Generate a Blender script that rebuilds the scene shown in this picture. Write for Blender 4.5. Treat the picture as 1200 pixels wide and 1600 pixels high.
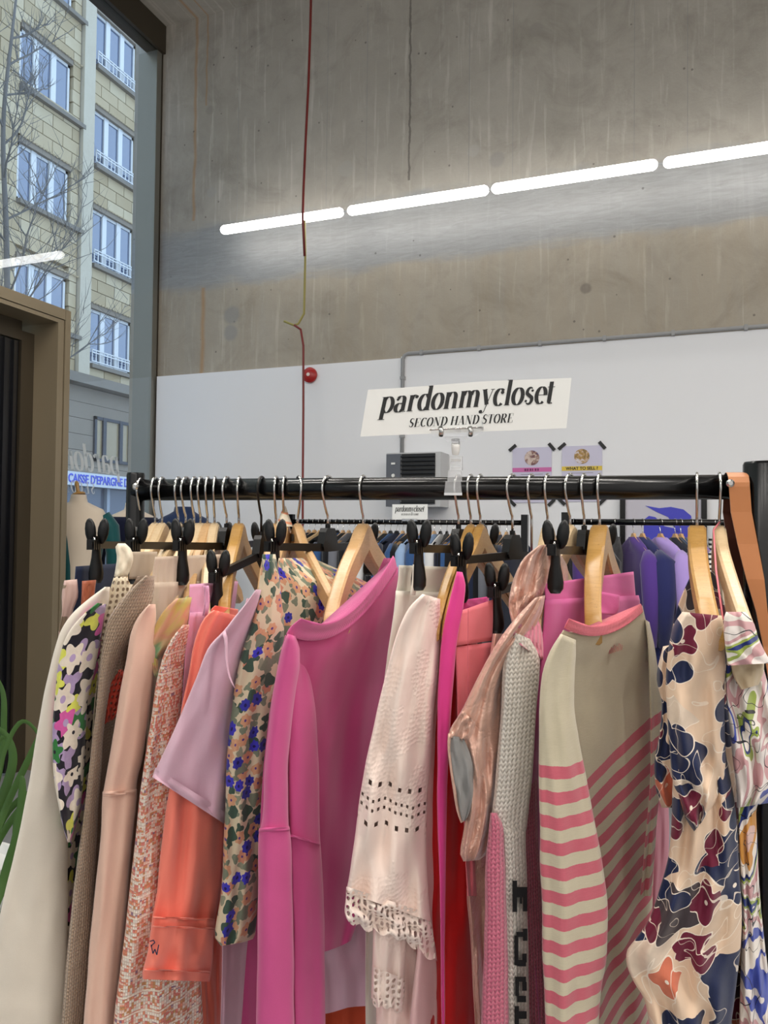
import bpy, math, random
from math import sin, cos, pi, radians, atan2, hypot
from mathutils import Vector, Matrix, noise
for _o in list(bpy.data.objects): bpy.data.objects.remove(_o)
SC = bpy.context.scene
COL = SC.collection
rng = random.Random(7)

# ---------------------------------------------------------------- camera
F = 1200.0                                   # focal length in pixels of a 1200 x 1600 frame
YAW = radians(20.9)
CAM = Vector((0, 0, 1.5))
ROT = Matrix.Rotation(YAW, 3, 'Z') @ Matrix.Rotation(radians(91.5), 3, 'X') @ Matrix.Rotation(radians(0.6), 3, 'Z')
cam_data = bpy.data.cameras.new('camera')
cam = bpy.data.objects.new('camera', cam_data)
COL.objects.link(cam)
cam.matrix_world = Matrix.Translation(CAM) @ ROT.to_4x4()
cam_data.sensor_width = 36
cam_data.lens = 27
cam_data.clip_start = 0.02
cam_data.clip_end = 200
SC.camera = cam
# ---------------------------------------------------------------- world: an overcast white-blue sky
W = bpy.data.worlds.new('sky'); SC.world = W; W.use_nodes = True
_b = W.node_tree.nodes['Background']
_b.inputs[0].default_value = (0.54, 0.74, 1.0, 1)
_b.inputs[1].default_value = 2.5
# ---------------------------------------------------------------- exposure
SC.view_settings.view_transform = 'Standard'
SC.view_settings.look = 'None'
SC.view_settings.gamma = 1
SC.view_settings.use_curve_mapping = False
SC.view_settings.exposure = 0.0
LAMP = 22.0                                  # watts of each of the room's luminaires out of view
TUBE = 9.0                                   # emission of the tube luminaires

# ---------------------------------------------------------------- where things stand
FWD = Vector((-sin(YAW), cos(YAW), 0))       # horizontal direction away from the camera
RGT = Vector((cos(YAW), sin(YAW), 0))
def ray(u, v):
    return ROT @ Vector(((u - 600) / F, (800 - v) / F, -1))
def P(u, v, d):
    r = ray(u, v); return CAM + r * (d / r.dot(FWD))
def PX(u, v, x):
    r = ray(u, v); return CAM + r * (x / r.x)
def PY(u, v, y):
    r = ray(u, v); return CAM + r * (y / r.y)
def PZ(u, v, z):
    r = ray(u, v); return CAM + r * ((z - CAM.z) / r.z)

# ---------------------------------------------------------------- mesh helpers
def srgb(r, g, b):
    f = lambda c: (c / 255 / 12.92) if c / 255 <= 0.04045 else ((c / 255 + 0.055) / 1.055) ** 2.4
    return (f(r), f(g), f(b), 1)
class MB:
    def __init__(s): s.v = []; s.f = []
    def add(s, vs, fs):
        k = len(s.v); s.v += [Vector(p) for p in vs]; s.f += [tuple(i + k for i in q) for q in fs]; return s
    def box(s, c, size, R=None, bev=0):
        x, y, z = [a / 2 for a in size]; c = Vector(c)
        if bev:
            b = bev; vs = []; fs = []
            prof = [(x - b, -z), (x, -z + b), (x, z - b), (x - b, z), (-x + b, z), (-x, z - b), (-x, -z + b), (-x + b, -z)]
            vs = [(px, -y + b, pz) for px, pz in prof]
            inner = lambda yy: [(px * (1 - b / max(x, 1e-6)), yy, pz * (1 - b / max(z, 1e-6))) for px, pz in prof]
            rings = [inner(-y), [(px, -y + b, pz) for px, pz in prof], [(px, y - b, pz) for px, pz in prof], inner(y)]
            vs = [p for r in rings for p in r]
            for k in range(3):
                for i in range(8):
                    fs.append((k * 8 + i, k * 8 + (i + 1) % 8, (k + 1) * 8 + (i + 1) % 8, (k + 1) * 8 + i))
            fs.append(tuple(range(7, -1, -1))); fs.append(tuple(range(24, 32)))
        else:
            vs = [(i * x, j * y, k * z) for i in (-1, 1) for j in (-1, 1) for k in (-1, 1)]
            fs = [(0, 1, 3, 2), (4, 6, 7, 5), (0, 4, 5, 1), (2, 3, 7, 6), (0, 2, 6, 4), (1, 5, 7, 3)]
        vs = [Vector(p) for p in vs]
        if R is not None: vs = [R @ p for p in vs]
        return s.add([p + c for p in vs], fs)
    def span(s, a, b):
        a = Vector(a); b = Vector(b); return s.box((a + b) / 2, [abs(q) for q in (b - a)])
    def tube(s, pts, r, n=8, cap=True):
        pts = [Vector(p) for p in pts]; m = len(pts); vs = []; fs = []
        up = None
        for i, p in enumerate(pts):
            t = (pts[min(i + 1, m - 1)] - pts[max(i - 1, 0)]).normalized()
            if up is None:
                up = Vector((0, 0, 1)) if abs(t.z) < .9 else Vector((1, 0, 0))
            a = (up - t * up.dot(t)).normalized(); b = t.cross(a); up = a
            rr = r[i] if isinstance(r, (list, tuple)) else r
            for k in range(n):
                q = 2 * pi * k / n; vs.append(p + a * cos(q) * rr + b * sin(q) * rr)
        for i in range(m - 1):
            for k in range(n):
                fs.append((i * n + k, i * n + (k + 1) % n, (i + 1) * n + (k + 1) % n, (i + 1) * n + k))
        if cap: fs.append(tuple(range(n - 1, -1, -1))); fs.append(tuple(range((m - 1) * n, m * n)))
        return s.add(vs, fs)
    def lathe(s, prof, c=(0, 0, 0), n=24, R=None, sx=1, sy=1):
        vs = []; fs = []; c = Vector(c)
        for r, z in prof:
            for k in range(n):
                q = 2 * pi * k / n; p = Vector((r * cos(q) * sx, r * sin(q) * sy, z))
                vs.append((R @ p if R is not None else p) + c)
        for i in range(len(prof) - 1):
            for k in range(n):
                fs.append((i * n + k, i * n + (k + 1) % n, (i + 1) * n + (k + 1) % n, (i + 1) * n + k))
        fs.append(tuple(range(n - 1, -1, -1))); fs.append(tuple(range((len(prof) - 1) * n, len(prof) * n)))
        return s.add(vs, fs)
    def prism(s, poly, f0, f1):
        """poly: 2d points; f0/f1 map (x, y) to the front and the back"""
        n = len(poly); vs = [f0(*p) for p in poly] + [f1(*p) for p in poly]
        return s.add(vs, [tuple(range(n)), tuple(range(2 * n - 1, n - 1, -1))] + [(i, n + i, n + (i + 1) % n, (i + 1) % n) for i in range(n)])
    def build(s, name, m, parent=None, smooth=False, **kw):
        me = bpy.data.meshes.new(name); me.from_pydata([tuple(p) for p in s.v], [], s.f); me.update()
        return link(me, name, m, parent, smooth, **kw)
def link(me, name, m, parent=None, smooth=False, kind=None, label=None, cat=None, group=None):
    if smooth:
        me.polygons.foreach_set('use_smooth', [True] * len(me.polygons))
        if smooth == 'auto': me.set_sharp_from_angle(angle=radians(38))
    if m: me.materials.append(m)
    o = bpy.data.objects.new(name, me); COL.objects.link(o)
    if parent is not None:
        put(o, parent)
    if kind: o['kind'] = kind
    tag(o, label, cat, group)
    return o
def put(o, parent):
    """the child keeps the place its own mesh gives it in the world"""
    M = parent_matrix(parent)
    o.parent = parent; o.matrix_parent_inverse = M.inverted()
def parent_matrix(p):
    M = Matrix.Translation(p.location) @ p.rotation_euler.to_matrix().to_4x4()
    if p.parent: M = parent_matrix(p.parent) @ p.matrix_parent_inverse @ M
    return M
def tag(o, label=None, cat=None, group=None):
    if label: o['label'] = label
    if cat: o['category'] = cat
    if group: o['group'] = group
def empty(name, loc, label=None, cat=None, group=None, rz=0, kind=None):
    o = bpy.data.objects.new(name, None); COL.objects.link(o); o.location = loc; o.rotation_euler = (0, 0, rz)
    o.empty_display_size = .05
    tag(o, label, cat, group)
    if kind: o['kind'] = kind
    return o
def clone(root, loc=None, rz=None, label=None):
    def rec(o, par):
        c = o.copy(); COL.objects.link(c)
        if par is not None: c.parent = par
        for ch in [x for x in KIDS.get(o.name, [])]: rec(ch, c)
        return c
    KIDS = {}
    for x in bpy.data.objects:
        if x.parent: KIDS.setdefault(x.parent.name, []).append(x)
    r = rec(root, None)
    if loc is not None: r.location = loc
    if rz is not None: r.rotation_euler = (0, 0, rz)
    if label: r['label'] = label
    return r

# ---------------------------------------------------------------- node helpers
class NT:
    def __init__(s, name):
        s.m = bpy.data.materials.new(name); s.m.use_nodes = True; s.t = s.m.node_tree; s.t.nodes.clear()
        s.out = s.t.nodes.new('ShaderNodeOutputMaterial')
    def set(s, sock, v):
        if v is None: return
        if isinstance(v, bpy.types.NodeSocket): s.t.links.new(v, sock)
        else:
            if sock.type == 'RGBA' and len(v) == 3: v = (*v, 1)
            sock.default_value = v
    def n(s, typ, props=None, **ins):
        nd = s.t.nodes.new(typ)
        for k, v in (props or {}).items(): setattr(nd, k, v)
        for k, v in ins.items():
            key = k.replace('_', ' ')
            s.set(nd.inputs[int(k[1:])] if k[0] == 'i' and k[1:].isdigit() else nd.inputs[key], v)
        return nd
    def mt(s, op, *a, clamp=False):
        nd = s.t.nodes.new('ShaderNodeMath'); nd.operation = op; nd.use_clamp = clamp
        for i, v in enumerate(a): s.set(nd.inputs[i], v)
        return nd.outputs[0]
    def vm(s, op, *a, out=0):
        nd = s.t.nodes.new('ShaderNodeVectorMath'); nd.operation = op
        for i, v in enumerate(a):
            if v is not None: s.set(nd.inputs[i], v)
        return nd.outputs[out]
    def mix(s, f, a, b, mode='MIX'):
        nd = s.t.nodes.new('ShaderNodeMix'); nd.data_type = 'RGBA'; nd.blend_type = mode
        s.set(nd.inputs[0], f); s.set(nd.inputs[6], a); s.set(nd.inputs[7], b); return nd.outputs[2]
    def ramp(s, f, stops, interp='LINEAR'):
        nd = s.t.nodes.new('ShaderNodeValToRGB'); nd.color_ramp.interpolation = interp; e = nd.color_ramp.elements
        while len(e) < len(stops): e.new(0.5)
        for i, (p, c) in enumerate(stops):
            e[i].position = p; e[i].color = c if len(c) == 4 else (*c, 1)
        s.set(nd.inputs[0], f); return nd.outputs[0]
    def noise(s, vec, scale, detail=3, rough=.5, dist=0, col=False):
        nd = s.n('ShaderNodeTexNoise', None, Vector=vec, Scale=scale, Detail=detail, Roughness=rough, Distortion=dist)
        return nd.outputs[1 if col else 0]
    def sep(s, vec): return s.n('ShaderNodeSeparateXYZ', None, Vector=vec).outputs
    def comb(s, x, y, z=0.0): return s.n('ShaderNodeCombineXYZ', None, X=x, Y=y, Z=z).outputs[0]
    def uv(s): return s.n('ShaderNodeUVMap', {'uv_map': 'UVMap'}).outputs[0]
    def obj(s): return s.n('ShaderNodeTexCoord').outputs['Object']
    def bump(s, h, strength=.3, dist=.002):
        return s.n('ShaderNodeBump', None, Height=h, Strength=strength, Distance=dist).outputs[0]
    def bsdf(s, **kw):
        b = s.t.nodes.new('ShaderNodeBsdfPrincipled')
        for k, v in kw.items(): s.set(b.inputs[k.replace('_', ' ')], v)
        return b.outputs[0]
    def done(s, sh): s.t.links.new(sh, s.out.inputs[0]); return s.m
def plain(name, c, rough=.5, metal=0, bump=0, bscale=60, var=0, spec=None, **kw):
    t = NT(name); col = c; nrm = None
    if var:
        col = t.mix(t.noise(t.obj(), bscale * .25, 4), tuple(x * (1 - var) for x in c[:3]) + (1,), tuple(min(1, x * (1 + var)) for x in c[:3]) + (1,))
    if bump: nrm = t.bump(t.noise(t.obj(), bscale, 4), bump, .002)
    a = dict(Base_Color=col, Roughness=rough, Metallic=metal, Normal=nrm); a.update(kw)
    if spec is not None: a['Specular_IOR_Level'] = spec
    return t.done(t.bsdf(**a))
def emitter(name, c, s):
    t = NT(name); return t.done(t.n('ShaderNodeEmission', None, Color=c, Strength=s).outputs[0])
def thin_glass(name, tint=(1, 1, 1, 1), refl=1.0, rough=0.0):
    t = NT(name)
    f = t.n('ShaderNodeLayerWeight', None, Blend=.5).outputs['Facing']
    fr = t.mt('MULTIPLY', t.mt('ADD', .04, t.mt('MULTIPLY', t.mt('POWER', f, 5.0), .96)), refl, clamp=True)
    a = t.n('ShaderNodeBsdfTransparent', None, Color=tint).outputs[0]
    g = t.n('ShaderNodeBsdfGlossy', None, Color=(1, 1, 1, 1), Roughness=rough).outputs[0]
    mx = t.n('ShaderNodeMixShader', None, i0=fr, i1=a, i2=g)
    return t.done(mx.outputs[0])

# ---------------------------------------------------------------- plain materials
BLACK_METAL = plain('black_powder_coated_steel', srgb(7, 7, 8), .2, 0, spec=.4)
CHROME = plain('polished_steel', srgb(200, 198, 195), .16, 1)
DARK_HOOK = plain('dark_steel', srgb(60, 58, 56), .3, 1)
BLACK_PLASTIC = plain('black_plastic', srgb(6, 6, 7), .38, spec=.35)
WHITE_PAINT = plain('white_wall_paint', srgb(236, 236, 238), .7, bump=.05, bscale=30)
GREY_PIPE = plain('grey_conduit', srgb(150, 150, 150), .5)
BRONZE = plain('bronze_anodised_steel', srgb(150, 136, 112), .42, .45, var=.08, bscale=8)
BRONZE_DARK = plain('dark_bronze_steel', srgb(72, 64, 52), .4, .4)
MULLION = plain('grey_brown_aluminium', srgb(140, 138, 130), .4, .5)
DOOR_BLACK = plain('black_door_leaf', srgb(14, 15, 20), .3)
PAPER = plain('white_paper', srgb(236, 236, 232), .6)
INK = plain('black_ink', srgb(30, 30, 30), .6)
TUBE_LIGHT = emitter('lit_opal_tube', (1, .985, .95, 1), TUBE)
LEAF = plain('green_leaf', srgb(60, 92, 34), .45, var=.4, bscale=20)
BARK = plain('grey_bark', srgb(112, 106, 100), .9)
def wood_mat(name, c1, c2):
    t = NT(name); o = t.obj(); q = t.sep(o)
    g = t.noise(t.comb(t.mt('MULTIPLY', q[0], 14.0), t.mt('MULTIPLY', q[1], 14.0), t.mt('MULTIPLY', q[2], 160.0)), 3, 5, .6, .8)
    h = t.noise(o, 420, 2)
    c = t.mix(g, c1, c2)
    c = t.mix(t.mt('MULTIPLY', t.mt('GREATER_THAN', h, .66), .35), c, tuple(x * .55 for x in c1[:3]) + (1,))
    return t.done(t.bsdf(Base_Color=c, Roughness=.38, Coat_Weight=.25, Coat_Roughness=.25))
WOOD = wood_mat('beech_wood', srgb(186, 142, 92), srgb(214, 176, 128))
WOOD_PALE = wood_mat('pale_beech_wood', srgb(200, 168, 124), srgb(226, 202, 164))
WOOD_GOLD = wood_mat('golden_lacquered_wood', srgb(160, 116, 52), srgb(196, 152, 84))
def concrete():
    t = NT('board_marked_concrete'); o = t.obj(); q = t.sep(o)
    big = t.noise(o, .9, 5, .6, .3)
    c = t.mix(big, srgb(152, 147, 137), srgb(204, 197, 185))
    mid = t.noise(o, 5, 6, .65, .5)
    c = t.mix(t.mt('MULTIPLY', mid, .5), c, srgb(110, 101, 90), 'MIX')
    pale = t.noise(t.comb(t.mt('MULTIPLY', q[0], 16.0), 0.0, t.mt('MULTIPLY', q[2], 1.1)), 1.3, 4, .6, .4)
    c = t.mix(t.mt('MULTIPLY', t.mt('SUBTRACT', pale, .56, clamp=True), 3.5, clamp=True), c, srgb(204, 198, 188))
    blot = t.noise(o, 2.1, 6, .7, .8)
    c = t.mix(t.mt('MULTIPLY', t.mt('SUBTRACT', blot, .5, clamp=True), 2.2, clamp=True), c, srgb(120, 112, 102))
    st = t.noise(t.comb(t.mt('MULTIPLY', q[0], 4.0), 0.0, t.mt('MULTIPLY', q[2], .5)), 1.6, 6, .68, .6)
    c = t.mix(t.mt('MULTIPLY', t.mt('SUBTRACT', st, .5, clamp=True), 1.5, clamp=True), c, srgb(172, 164, 152))
    brown = t.mt('MULTIPLY', t.mt('LESS_THAN', q[2], 3.62), t.mt('MULTIPLY', st, .55))
    c = t.mix(brown, c, srgb(164, 146, 116))
    # repaired plaster band, smoother, lighter, bluish
    ed = t.mt('MULTIPLY', t.mt('SUBTRACT', t.noise(t.comb(q[0], 0.0, t.mt('MULTIPLY', q[2], 3.0)), 1.8, 5, .6), .5), .30)
    zz = t.mt('ADD', q[2], ed)
    b = t.mt('MULTIPLY', t.n('ShaderNodeMapRange', {'interpolation_type': 'SMOOTHSTEP'}, Value=zz, i1=3.56, i2=3.66).outputs[0],
             t.n('ShaderNodeMapRange', {'interpolation_type': 'SMOOTHSTEP'}, Value=zz, i1=4.18, i2=4.05).outputs[0])
    brush = t.noise(t.comb(t.mt('MULTIPLY', q[0], 1.5), 0.0, t.mt('MULTIPLY', q[2], 11.0)), 3, 5, .65, 1.2)
    c = t.mix(t.mt('MULTIPLY', b, .8), c, t.mix(brush, srgb(112, 112, 112), srgb(168, 170, 172)))
    # rust runs
    for u, w, zlo, zhi in ((305, .022, 4.2, 7), (322, .012, 5.2, 7), (322, .03, 2.7, 3.6)):
        x0 = PY(u, 200, 5.6).x
        wob = t.mt('MULTIPLY', t.noise(t.comb(0.0, 0.0, q[2]), 3, 2), .06)
        dx = t.mt('ABSOLUTE', t.mt('SUBTRACT', t.mt('ADD', q[0], wob), x0 + .03))
        m = t.mt('SUBTRACT', 1.0, t.mt('DIVIDE', dx, w), clamp=True)
        m = t.mt('MULTIPLY', m, t.mt('MULTIPLY', t.mt('GREATER_THAN', q[2], zlo), t.mt('LESS_THAN', q[2], zhi)))
        c = t.mix(t.mt('MULTIPLY', m, .55), c, srgb(176, 122, 50))
    # joint
    xj = PY(641, 100, 5.6).x
    dj = t.mt('ABSOLUTE', t.mt('SUBTRACT', t.mt('ADD', q[0], t.mt('MULTIPLY', t.noise(o, 14, 3), .03)), xj + .015))
    mj = t.mt('MULTIPLY', t.mt('LESS_THAN', dj, .008), t.mt('GREATER_THAN', q[2], 4.25))
    c = t.mix(t.mt('MULTIPLY', mj, .6), c, srgb(70, 64, 60))
    # holes and cast marks
    vo = t.n('ShaderNodeTexVoronoi', None, Vector=o, Scale=7.0)
    sp = t.mt('LESS_THAN', vo.outputs['Distance'], .06)
    c = t.mix(t.mt('MULTIPLY', sp, .55), c, srgb(66, 60, 56))
    for u, v, r, cc in ((541, 264, .085, srgb(168, 164, 156)), (740, 236, .06, srgb(176, 172, 164)), (776, 250, .07, srgb(150, 146, 140)), (328, 172, .05, srgb(146, 140, 130)), (330, 300, .06, srgb(160, 156, 150)), (362, 492, .09, srgb(138, 138, 136)), (360, 520, .08, srgb(140, 140, 138)), (838, 45, .06, srgb(150, 144, 136)), (915, 450, .05, srgb(112, 104, 96))):
        p = PY(u, v, 5.6)
        d = t.vm('DISTANCE', o, (p.x, 5.6, p.z), out='Value')
        d = t.mt('ADD', d, t.mt('MULTIPLY', t.mt('SUBTRACT', mid, .5), .05))
        c = t.mix(t.mt('MULTIPLY', t.n('ShaderNodeMapRange', {'interpolation_type': 'SMOOTHSTEP'}, Value=d, i1=r, i2=r * .6).outputs[0], .6), c, cc)
    h = t.mt('ADD', t.mt('MULTIPLY', mid, .5), t.mt('ADD', t.mt('MULTIPLY', st, .4), t.mt('MULTIPLY', t.noise(o, 60, 5, .6), .25)))
    h = t.mt('SUBTRACT', h, t.mt('MULTIPLY', mj, .6))
    return t.done(t.bsdf(Base_Color=c, Roughness=t.mt('SUBTRACT', .72, t.mt('MULTIPLY', b, .25)), Normal=t.bump(h, .35, .012)))
CONCRETE = concrete()
def floor_mat():
    t = NT('grey_resin_floor'); o = t.obj()
    c = t.mix(t.noise(o, 3, 5), srgb(122, 124, 126), srgb(140, 142, 144))
    return t.done(t.bsdf(Base_Color=c, Roughness=.35, Normal=t.bump(t.noise(o, 90, 3), .08, .001)))
FLOOR = floor_mat()
def stone_mat(name, a, b):
    t = NT(name); o = t.obj()
    c = t.mix(t.noise(o, 1.3, 5, .6), a, b); c = t.mix(t.mt('MULTIPLY', t.noise(o, 9, 5, .7), .35), c, srgb(150, 130, 100))
    return t.done(t.bsdf(Base_Color=c, Roughness=.9, Normal=t.bump(t.noise(o, 25, 5), .3, .01)))
STONES = [stone_mat('limestone', srgb(176, 156, 122), srgb(192, 174, 142)), stone_mat('limestone_darker', srgb(162, 142, 108), srgb(180, 162, 130)), stone_mat('limestone_pale', srgb(186, 168, 136), srgb(198, 182, 152))]
RENDER_PALE = stone_mat('pale_render', srgb(186, 174, 152), srgb(198, 188, 168))
MORTAR = stone_mat('mortar', srgb(190, 176, 148), srgb(198, 186, 162))
SILL = stone_mat('grey_stone_sill', srgb(108, 102, 94), srgb(126, 120, 112))
FASCIA = stone_mat('grey_beige_cladding', srgb(124, 114, 102), srgb(134, 124, 112))
WHITE_FRAME = plain('white_window_frame', srgb(206, 204, 200), .4)
PANE = plain('window_pane_outside', srgb(60, 76, 104), .06, spec=1.0, IOR=1.9)

# ---------------------------------------------------------------- structure: the room
YW = 5.6; XG = PY(249, 400, 5.6).x                          # the concrete wall, the glass front
def P3(x, y, z): return Vector((x, y, z))
m = MB(); m.span((XG - .3, YW, -.1), (5.3, YW + .3, 6.3)); m.build('wall_far', CONCRETE, kind='structure')
m = MB()
zl = PY(400, 578, YW).z; 
m.span((XG + .02, YW - .03, 0), (PY(628, 600, YW).x, YW - .001, zl)); m.build('wall_far_lining', WHITE_PAINT, kind='structure')
zr = PY(900, 538, YW).z
m = MB(); m.span((PY(628, 600, YW).x + .003, YW - .032, 0), (5.0, YW - .001, zr)); m.build('wall_far_lining', WHITE_PAINT, kind='structure')
m = MB(); m.span((5, -4.3, -.1), (5.3, YW + .3, 6.3)); m.build('wall_right', WHITE_PAINT, kind='structure')
m = MB(); m.span((XG - .3, -4.6, -.1), (5.3, -4.3, 6.3)); m.build('wall_behind', WHITE_PAINT, kind='structure')
m = MB(); m.span((XG - .02, -4.3, -.12), (5, YW, 0)); m.build('floor', FLOOR, kind='structure')
m = MB(); m.span((XG - .02, -4.3, 6), (5, YW, 6.2)); m.build('ceiling', CONCRETE, kind='structure')
# glass front: panes from the door portal to the corner, and on towards the street corner behind the camera
GLASS = thin_glass('shop_window_glass', (.93, .94, .95, 1), 1.0)
zh = 5.75
m = MB(); m.span((XG - .012, 3.84, .1), (XG, 5.518, zh)); m.build('window_1', GLASS, kind='structure')
m = MB(); m.span((XG - .012, 1.55, 3.02), (XG, 3.84, zh)); m.build('window_2', GLASS, kind='structure')
m = MB(); m.span((XG - .012, -4.3, .1), (XG, 1.55, zh)); m.build('window_3', GLASS, kind='structure')
m = MB(); m.span((XG - .12, -4.3, zh), (XG + .03, YW, 6.0)); m.build('trim_1', BRONZE_DARK, kind='structure')
m = MB(); m.span((XG - .12, -4.3, 0), (XG + .06, 1.55, .1)); m.span((XG - .12, 3.84, 0), (XG + .06, 5.3, .1)); m.build('trim_2', BRONZE, kind='structure')
m = MB(); m.span((XG - .20, 5.52, 0), (XG + .0, 5.585, zh)); m.build('trim_3', MULLION, kind='structure')
m = MB(); m.span((XG - .02, 5.587, 0), (XG + .004, 5.5995, 5.75)); m.build('trim_4', BRONZE_DARK, kind='structure')
m = MB(); m.span((XG - .10, -1.4, .1), (XG + .06, -1.32, zh)); m.build('trim_5', MULLION, kind='structure')
# door portal: a deep bronze steel box around a dark door
XP = -3.6
pd = empty('door_1', (XP, 3.0, 0), kind='structure')
pr = PX(110, 487, XP); yE = pr.y; zE = pr.z
yi = PX(90, 560, XP).y; zi = PX(60, 493, XP).z
m = MB()
m.span((XP - .62, yi, 0), (XP, yE - .05, zE - .07)); m.build('door_post', BRONZE, pd)
m = MB(); m.span((XP - .62, yE - .044, 0), (XP + .006, yE, zE)); m.build('cover_strip', BRONZE, pd)
m = MB(); m.span((XP - .62, 1.55, zi), (XP, yi, zE - .07)); m.build('lintel', BRONZE, pd)
m = MB(); m.span((XP - .62, 1.55, zE - .066), (XP + .006, yE - .046, zE)); m.build('cover_strip', BRONZE, pd)
m = MB(); m.span((XP - .62, 1.49, 0), (XP, 1.62, zE - .07)); m.build('door_post', BRONZE, pd)
xd = XP - .19
m = MB(); m.span((xd - .06, yi - .10, 0), (xd, yi - .001, zi - .06)); m.span((xd - .06, 1.62, zi - .12), (xd, yi - .10, zi - .001)); m.build('door_frame', BRONZE_DARK, pd)
m = MB(); m.span((xd - .05, 1.64, .02), (xd - .02, yi - .105, zi - .125)); m.build('door_leaf', DOOR_BLACK, pd)
m = MB()
for k in range(4): m.span((xd - .02, yi - .13 - k * .07, .02), (xd - .002, yi - .155 - k * .07, zi - .13))
m.build('door_ribs', DOOR_BLACK, pd)
m = MB(); m.tube([(xd + .04, yi - .5, .9), (xd + .04, yi - .5, 1.5)], .014); m.tube([(xd - .02, yi - .5, .95), (xd + .04, yi - .5, .95)], .01); m.tube([(xd - .02, yi - .5, 1.45), (xd + .04, yi - .5, 1.45)], .01)
m.build('door_handle', CHROME, pd)
# conduit on the wall
m = MB()
a = PY(628, 712, YW - .05); b = PY(628, 560, YW - .05); zc = zr + .015
m.tube([P3(a.x, YW - .05, a.z), P3(a.x, YW - .05, zc - .04), P3(a.x + .012, YW - .05, zc - .012), P3(a.x + .04, YW - .05, zc), P3(4.9, YW - .05, zc)], .014)
co = m.build('conduit', GREY_PIPE, None, True, label='grey electrical conduit running along the top of the white wall lining', cat='conduit')
for k in range(9):
    x = a.x + .15 + k * .45
    m = MB(); m.box((x, YW - .04, zc), (.022, .05, .036)); m.build('pipe_clip', GREY_PIPE, co)
for z in (a.z + .15, a.z + .6):
    m = MB(); m.box((a.x, YW - .04, z), (.036, .05, .022)); m.build('pipe_clip', GREY_PIPE, co)

# ---------------------------------------------------------------- luminaires
def tube_light(x0, x1, y, z, label, wires=False, lamp=False):
    root = empty('ceiling_light', ((x0 + x1) / 2, y, z), label, 'light', 'row of tube lights near the concrete wall' if not wires else 'suspended tube lights behind the viewer')
    m = MB(); r = .036; n = 14
    pts = [(x0 + .002, y, z), (x0 + .012, y, z), (x0 + .03, y, z), (x1 - .03, y, z), (x1 - .012, y, z), (x1 - .002, y, z)]
    m.tube(pts, [.012, .026, r, r, .026, .012], 16); m.build('diffuser', TUBE_LIGHT, root, True)
    for x in (x0 + .15, x1 - .15):
        m = MB(); m.tube([(x, y, z + r - .004), (x, y, 6)], .0011, 5); m.build('suspension_wire', GREY_PIPE, root)
    m = MB(); m.tube([(x1 - .004, y, z), (x1 + .045, y, z)], .009, 8); m.build('connector', GREY_PIPE, root)
    if lamp:
        L = bpy.data.lights.new('lamp', 'AREA'); L.shape = 'RECTANGLE'; L.size = abs(x1 - x0); L.size_y = .07; L.energy = LAMP; L.color = (1, .95, .88)
        o = bpy.data.objects.new('lamp', L); COL.objects.link(o); o.location = ((x0 + x1) / 2, y, z - r - .01); put(o, root)
YL = 5.32
zL = PY(537, 331, YL).z
ends = [(345, 363, 537, 331), (543, 331, 764, 296), (768, 296, 1028, 250), (1036, 249, 1300, 205)]
names = ['first tube light beside the window, crossed by the red cable', 'second tube light from the window, in front of the concrete wall', 'third tube light from the window, in front of the concrete wall', 'tube light nearest the top right edge of the concrete wall']
for (u0, v0, u1, v1), nm in zip(ends, names):
    tube_light(PY(u0, v0, YL).x, PY(u1, v1, YL).x, YL, zL, nm)
xx = PY(1300, 205, YL).x
while xx < 4.2:
    tube_light(xx + .05, min(xx + 1.3, 4.8), YL, zL, 'tube light beyond the frame along the concrete wall, %s from the corner' % ('farther' if xx < 2.4 else 'farthest')); xx += 1.3
for yy in (1.9, .45, -3.4):
    for k in range(5):
        x0 = -3.2 + k * 1.55
        tube_light(x0, x0 + 1.2, yy, 3.9, 'suspended tube light out of view above the shop floor', True, True)
# ---------------------------------------------------------------- fabrics
def fabric(name, c, rough=.85, var=.08, weave=1400, bump=.25, sheen=.25, vscale=22, wr=.0, spec=.2, **kw):
    t = NT(name); uv = t.uv()
    f = t.noise(uv, vscale, 4, .6); g = t.noise(uv, weave * .5, 2)
    lo = tuple(x * (1 - var) for x in c[:3]) + (1,); hi = tuple(min(1, x * (1 + var)) for x in c[:3]) + (1,)
    col = t.mix(t.mt('ADD', t.mt('MULTIPLY', f, .6), t.mt('MULTIPLY', g, .4)), lo, hi)
    h = t.mt('ADD', t.mt('MULTIPLY', g, .3), t.mt('MULTIPLY', t.noise(uv, 40, 4, .6), wr))
    a = dict(Base_Color=col, Roughness=rough, Sheen_Weight=sheen, Sheen_Roughness=.5, Specular_IOR_Level=spec, Normal=t.bump(h, bump, .0015)); a.update(kw)
    return t.done(t.bsdf(**a))
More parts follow.
